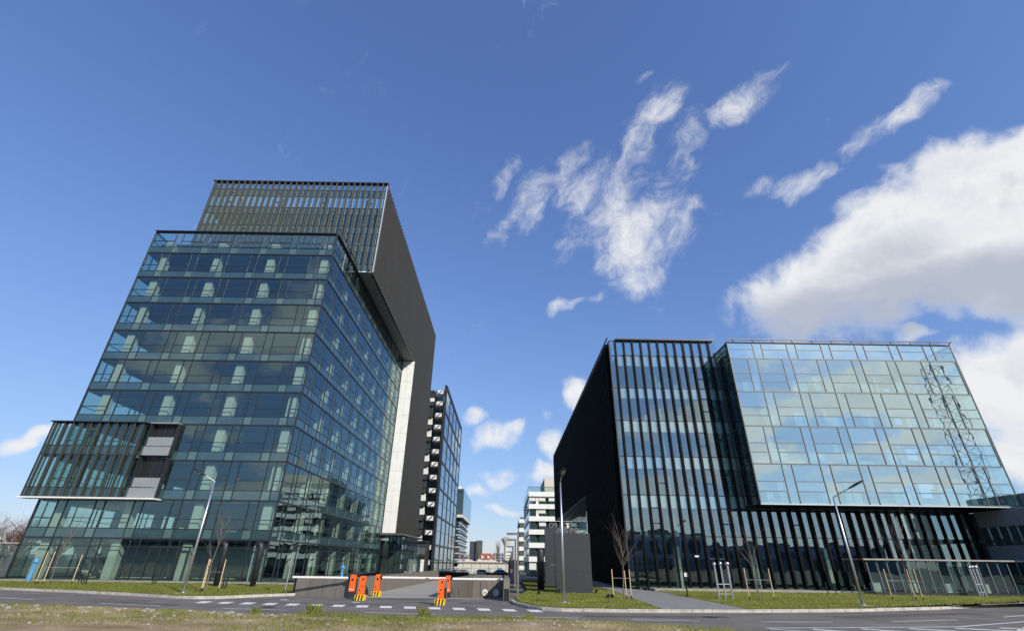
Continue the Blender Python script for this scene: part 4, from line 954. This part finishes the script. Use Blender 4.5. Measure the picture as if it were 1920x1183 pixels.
for x, y, lab in ((3.5, 36.0, 'small dark garden spotlight at the left foot of the front sign slab'), (5.95, 36.0, 'small dark garden spotlight at the right foot of the front sign slab'), (2.05, 34.0, 'small spotlight on the lawn left of the middle street lamp'), (5.9, 31.6, 'left small spotlight at the foot of the staked tree by the path'), (6.15, 31.7, 'right small spotlight at the foot of the staked tree by the path')):
    t = thing('garden_spotlight', lab, 'spotlight', (x, y, LZ), 'garden spotlights'); MB().tube([(0, 0, 0), (0, 0, .1)], .03, 8).build('stem', 'dark_metal', t); MB().tube([(-.07, .03, .1), (.08, -.04, .2)], [.06, .08], 10).build('lamp_body', 'dark_metal', t)

# round-topped black vents
def vent(x, y, h, r, label, goose):
    t = thing('ventilation_pipe', label, 'ventilation pipe', (x, y, LZ), 'black ventilation pipes')
    if goose:
        pts = [(0, 0, 0), (0, 0, h - r*1.6), (-.03, 0, h - r*.7), (-.12, 0, h - r*.15), (-.28, 0, h - r*.1)]
        MB().tube(pts, [r, r, r, r, r], 14).build('pipe', 'dark_metal', t, smooth=True); MB().tube([(-.27, 0, h - r*.1), (-.34, 0, h - r*.12)], r*1.12, 14).build('hood', 'dark_metal', t)
    else:
        MB().tube([(0, 0, 0), (0, 0, h - r), (0, 0, h - r*.5), (0, 0, h - r*.15), (0, 0, h)], [r, r, r*.87, r*.53, .03], 16).build('pipe', 'dark_metal', t, smooth=True)
    MB().tube([(0, 0, 0), (0, 0, .06)], r*1.25, 14).build('collar', 'dark_metal', t)
vent(-20.6, 38.9, 2.75, .19, 'black gooseneck vent pipe at the tower corner, left of the two', True)
vent(-18.0, 38.9, 2.75, .19, 'black gooseneck vent pipe at the tower corner, right of the two', True)
vent(2.55, 39.5, 2.75, .26, 'black round-topped vent pillar left of the sign slabs', False)
for x, y, lab in ((-18.6, 36.2, 'pair of short black bollard posts near the gooseneck vents'), (-26.1, 40.6, 'pair of short black bollard posts in the middle of the left lawn'), (-30.0, 39.0, 'pair of short black bollard posts right of the staked tree'), (-32.3, 41.5, 'pair of short black bollard posts behind the staked tree')):
    t = thing('bollard_pair', lab, 'bollard', (x, y, LZ), 'short black bollard pairs on the left lawn')
    for dx in (-.10, .10): MB().tube([(dx, 0, 0), (dx, 0, .68), (dx, 0, .72)], [.045, .045, .03], 8).build('post', 'black_paint_and_shade', t)
t = thing('bollard', 'single short black bollard by the footpath', 'bollard', (11.3, 34.0, LZ)); MB().tube([(0, 0, 0), (0, 0, .62), (0, 0, .66)], [.05, .05, .03], 8).build('post', 'black_paint_and_shade', t); MB().tube([(0, 0, 0), (0, 0, .03)], .09, 8).build('base', 'black_paint_and_shade', t)
for i, x in enumerate((27.0, 27.6)):
    t = thing('bollard', ('left', 'right')[i] + ' of two short dark bollards left of the right glass shelter', 'bollard', (x - 3.8, 39.2, LZ)); MB().tube([(0, 0, 0), (0, 0, .75)], .035, 8).build('post', 'dark_metal', t); MB().tube([(0, 0, 0), (0, 0, .03)], .08, 8).build('base', 'dark_metal', t)
# clusters of steel filler pipes
for (x, y, rr, lab) in ((13.1, 32.6, 1.0, 'cluster of three steel vent posts with ball tops by the finned building'), (33.6, 38.3, 1.0, 'cluster of three steel vent posts with ball tops by the right glass shelter')):
    t = thing('steel_vent_posts', lab, 'vent posts', (x, y, LZ), 'steel vent post clusters')
    for i, (dx, h, r) in enumerate(((-.38, 1.75, .05), (0, 1.78, .05), (.42, 1.78, .07))):
        dx *= 1.0 if x < 20 else .55
        p_ = MB().tube([(dx, 0, 0), (dx, 0, h)], r, 12).build('post', 'metal_steel', t, smooth=False); MB().tube([(dx, 0, h - .02), (dx, 0, h + .03), (dx, 0, h + .12), (dx, 0, h + .2)], [r, r*1.7, r*2.0, r*.6], 12).build('ball_top', 'metal_steel', p_, smooth=True)
    box('cross_bar', 'metal_steel', t, -.45 if x < 20 else -.25, -.03, .75, .45 if x < 20 else .25, .03, .80); box('cross_bar', 'metal_steel', t, -.45 if x < 20 else -.25, -.03, .25, .45 if x < 20 else .25, .03, .29)
# blue hydrants
for x, y, h, lab in ((-36.9, 42.3, 1.6, 'blue standpipe hydrant on the lawn at far left'), (-15.0, 49.5, 1.3, 'blue standpipe hydrant behind the left retaining wall')):
    t = thing('hydrant', lab, 'hydrant', (x, y, LZ), 'blue hydrants')
    MB().tube([(0, 0, 0), (0, 0, h*.45), (0, 0, h*.47), (0, 0, h*.8)], [.13, .11, .09, .09], 12).build('standpipe', 'blue_paint', t); MB().tube([(0, 0, h*.8), (0, 0, h*.84), (0, 0, h*.95), (0, 0, h)], [.13, .17, .13, .03], 12).build('cap', 'blue_paint', t); MB().tube([(-.24, 0, h*.82), (.24, 0, h*.82)], .07, 10).build('outlet', 'blue_paint', t)

# retaining walls built panel by panel
def panel_wall(name, a, b, z1, label, n, z0=-.05, th=.28, mat='concrete_wall', z1b=None):
    t = thing(name, label, 'wall'); a, b = Vector((*a, 0)), Vector((*b, 0)); d = (b-a) / n; u = d.normalized(); nn = Vector((u.y, -u.x, 0)); z1b = z1 if z1b is None else z1b
    for i in range(n):
        p = a + d * (i + .5); h = z1 + (z1b - z1) * (i + .5) / n - z0
        MB().obox(p + Vector((0, 0, z0 + h/2)) + nn * random.uniform(-.005, .005), u * (d.length/2 - .012), -nn * th/2, Vector((0, 0, h/2))).build('wall_panel', mat, t)
    MB().obox((a+b)/2 + Vector((0, 0, (z0 + min(z1, z1b))/2)) , u * ((b-a).length/2), -nn * (th/2 - .03), Vector((0, 0, (min(z1, z1b) - z0)/2 - .02))).build('wall_core', 'black_paint_and_shade', t)
    return t
panel_wall('retaining_wall', (-12.6, 33.0), (-9.1, 32.3), 1.02, 'low brown-grey retaining wall facing the street, left of the barriers', 4)
panel_wall('retaining_wall', (-8.95, 32.45), (-7.4, 58), 1.0, 'low brown-grey retaining wall running back along the driveway', 18, z1b=.95)
panel_wall('ramp_wall', (PX0 - .16, 32.3), (PX0 - .16, 56.3), .98, 'brown-grey side wall of the garage ramp', 14, z0=-3.6, z1b=.55)
panel_wall('ramp_wall', (PX1 + .17, 56.0), (PX1 + .17, 30.6), .62, 'near side wall of the garage ramp with a square end pier', 14, z0=-3.6, th=.34, z1b=1.12)
lt = thing('garage_lintel', 'dark concrete lintel over the garage mouth carrying two round signs', 'lintel')
for x0, x1 in ((PX0, -2.6), (-2.58, PX1)): box('lintel_panel', 'concrete_wall', lt, x0 + .01, PY1, -1.5, x1 - .01, PY1 + .4, .62)
box('garage_wall', 'black_paint_and_shade', lt, PX0, PY1 + 7, -4.5, PX1, PY1 + 7.2, -.2); box('garage_roof', 'black_paint_and_shade', lt, PX0 - .3, PY1 + .4, -.3, PX1 + .3, PY1 + 7.2, -.12); box('garage_side', 'black_paint_and_shade', lt, PX0 - .2, PY1 + .3, -4.5, PX0 - .02, PY1 + 7.2, -.3); box('garage_side', 'black_paint_and_shade', lt, PX1 + .02, PY1 + .3, -4.5, PX1 + .2, PY1 + 7.2, -.3)
rmp = MB().quad((PX0, 32.3, -.02), (PX1, 32.3, -.02), (PX1, PY1, -3.5), (PX0, PY1, -3.5)); rmp.quad((PX0, PY1, -3.5), (PX1, PY1, -3.5), (PX1, PY1 + 7.2, -3.6), (PX0, PY1 + 7.2, -3.6))
struct('ramp', rmp, 'asphalt', 'dark ramp running down into the garage')
struct('ramp_threshold', MB().box(PX0, 32.05, -.04, PX1, 32.28, .02), 'concrete', 'pale concrete strip across the top of the ramp')
for x, txt, lab in ((-2.12, 'GPL', 'round white no-gas sign on the garage lintel, left one'), (-1.0, '2,1', 'round white height-limit sign on the garage lintel, right one')):
    t = thing('round_sign', lab, 'sign', (x, PY1 - .06, -.95), 'round signs on the garage lintel')
    MB().tube([(0, 0, 0), (0, -.03, 0)], .30, 24).build('disc', 'paint_white', t)
    q = letters(txt, .27 if txt == 'GPL' else .36, .004, 'black_paint_and_shade', t, (-.25, -.04, -.09))

# parking barriers
def barrier(x, y, label, base, boom=None, flip=False):
    t = thing('parking_barrier' if boom else 'ticket_terminal', label, 'barrier' if boom else 'ticket terminal', (x, y, .006), 'orange parking machines at the drive')
    hb = .26 if base == 'striped' else (.30 if base == 'grey' else 0)
    if base == 'striped':
        bs = box('base_block', 'yellow', t, -.26, -.28, 0, .22, .26, hb)
        for k in range(3):
            x0 = -.25 + k * .16; MB().quad((x0, -.285, .0), (x0 + .08, -.285, 0), (x0 + .12, -.285, hb), (x0 + .04, -.285, hb)).build('black_stripe', 'black_paint_and_shade', bs)
    else: box('base_block', 'dark_metal', t, -.17, -.15, 0, .17, .15, hb)
    body = box('cabinet', 'orange', t, -.145, -.15, hb, .145, .15, 1.13)
    box('logo_plate', 'black_paint_and_shade', t, -.06, -.158, .86, .06, -.152, .96) if boom else box('screen', 'black_paint_and_shade', t, .0, -.158, .95, .09, -.152, 1.04)
    box('reflective_band', 'paint_white', t, -.1455, -.1505, .40, .1455, -.1490, .43) if base != 'striped' else box('key_panel', 'dark_metal', t, -.11, -.157, .44, -.05, -.152, .52)
    if boom: MB().bar((-.06, -.156, .84), (.06, -.156, .84), .012).build('logo_line', 'black_paint_and_shade', t)
    else: box('ticket_slot', 'black_paint_and_shade', t, -.02, -.158, .62, .04, -.152, .70)
    box('side_lock', 'black_paint_and_shade', t, .147 if not flip else -.165, -.03, .62, .165 if not flip else -.147, .04, .72)
    box('top_cap', 'orange', t, -.13, -.135, 1.13, .13, .135, 1.15)
    if boom:
        s = 1 if boom > 0 else -1; bo = MB().obox((s*.15 + boom/2, -.08, 1.0), (abs(boom)/2, 0, 0), (0, .03, 0), (0, 0, .05)).build('boom_arm', 'paint_white', t)
        if boom > 3: box('arm_joint', 'black_paint_and_shade', bo, 2.9, -.12, .94, 3.1, -.04, .99)
        box('arm_clamp', 'black_paint_and_shade', t, s*.2 - .06, -.15, .9, s*.2 + .06, -.02, 1.1)
    return t
barrier(-8.95, 31.9, 'leftmost orange barrier cabinet, its white boom pointing left', 'grey', -3.4, True)
barrier(-7.85, 29.9, 'orange ticket terminal on a striped block, between the two left barrier cabinets', 'striped')
barrier(-7.8, 33.2, 'orange barrier cabinet on a striped block, its white boom spanning the drive', 'striped', 4.3)
barrier(-3.25, 27.6, 'orange ticket terminal on a striped block in front of the right barrier', 'striped')
barrier(-3.45, 32.5, 'rightmost orange barrier cabinet, its white boom spanning the garage ramp', 'grey', 3.2)

# thin sign pole seen edge-on
t = thing('sign_pole', 'thin steel pole with a sign seen edge-on left of the retaining wall', 'sign pole', (-13.2, 32.9, LZ))
MB().tube([(0, 0, 0), (0, 0, 2.75)], .035, 10).build('pole', 'metal_steel', t); box('sign_plate', 'dark_metal', t, .06, -.3, 2.2, .09, .3, 2.7); box('bracket', 'metal_steel', t, .0, -.05, 2.42, .07, .05, 2.48); box('bracket', 'metal_steel', t, .0, -.05, 1.6, .07, .05, 1.66)
t = thing('black_post', 'short dark post at the left end of the retaining wall', 'post', (-12.75, 33.15, LZ)); box('post', 'dark_metal', t, -.08, -.08, 0, .08, .08, 1.0); box('cap', 'dark_metal', t, -.1, -.1, 1.0, .1, .1, 1.04)

# glass shelters
def shelter(x0, x1, y0, y1, zt, label, nx, red=False):
    t = thing('glass_shelter', label, 'shelter', (x0, y0, .1), 'low glass shelters'); Wd, D = x1 - x0, y1 - y0
    box('roof', 'concrete', t, -.3, -.25, zt - .1, Wd + .2, D + .1, zt); box('base_rail', 'frame_dark', t, 0, -.05, .0, Wd, .05, .22); box('base_rail', 'frame_dark', t, 0, D - .05, .0, Wd, D + .05, .12)
    for i in range(nx + 1):
        x = Wd * i / nx; box('post', 'frame_grey', t, x - .04, -.04, .22, x + .04, .04, zt - .1); box('post', 'frame_grey', t, x - .04, D - .04, .12, x + .04, D + .04, zt - .1)
        if i < nx:
            box('pane', 'glass_left', t, x + .06, -.012, .26, x + Wd/nx - .06, .012, zt - .14); 
            if i % 2 == 0: box('pane', 'glass_clear', t, x + .06, D - .012, .26, x + Wd/nx - .06, D + .012, zt - .14)
    if red: box('red_end', 'red_light', t, -.34, -.2, zt - .09, -.301, .3, zt - .01)
    for i in range(5): box('bench_box', 'plaster' if i % 2 else 'interior_pale', t, .8 + i*Wd/5.5, D*.5, .05, 1.3 + i*Wd/5.5, D*.5 + .4, .75)
    return t
shelter(26.6, 41.5, 39.2, 41.3, 2.35, 'low glass shelter with a thin flat roof before the finned building', 20, True)
shelter(-60, -41.3, 44.9, 47.6, 2.75, 'low glass shelter at the far left beside the tall glass tower', 16)

# ================================================================== BEHIND THE VIEWER (seen mirrored in the glass)
def mast(x, y, h, w, label):
    t = thing('lattice_mast', label, 'mast', (x, y, 0)); n = int(h / 2)
    for sx in (-1, 1):
        for sy in (-1, 1): MB().bar((sx*w/2, sy*w/2, 0), (sx*w/2, sy*w/2, h), .10).build('chord', 'mast_grey', t)
    br = MB()
    for k in range(n):
        z0, z1 = k*h/n, (k+1)*h/n
        for (a, b) in (((-1, -1), (1, -1)), ((1, -1), (1, 1)), ((1, 1), (-1, 1)), ((-1, 1), (-1, -1))):
            if k % 2: a, b = b, a
            br.bar((a[0]*w/2, a[1]*w/2, z0), (b[0]*w/2, b[1]*w/2, z1), .05); br.bar((a[0]*w/2, a[1]*w/2, z1), (b[0]*w/2, b[1]*w/2, z1), .05)
    br.build('bracing', 'mast_grey', t, kind='stuff')
mast(76.5, 0, 34, 2.2, 'tall lattice mast mirrored in the right end of the pale glass box')
for i, (x0, x1, y, z1) in enumerate(((-120, -72, -75, 9), (-70, -30, -82, 6), (-20, 22, -78, 8), (26, 60, -70, 10), (64, 120, -80, 7), (124, 190, -60, 9))):
    b = thing('low_building', ('low grey building mirrored at the left in the glass', 'single-storey building mirrored left of the middle', 'low grey building mirrored in the drive-side glass', 'taller grey building mirrored in the finned front', 'low building mirrored under the pale glass box', 'low building mirrored at the far right')[i], 'building', (0, 0, 0), 'low buildings mirrored in the glass')
    box('wall', 'far_block', b, x0, y - 14, 0, x1, y, z1); box('roof_edge', 'frame_grey', b, x0 - .3, y - 14.3, z1, x1 + .3, y + .3, z1 + .3)
    for k in range(int((x1 - x0) / 4)): box('window', 'far_tower', b, x0 + 1 + k*4, y, z1*.45, x0 + 3.4 + k*4, y + .05, z1*.8)
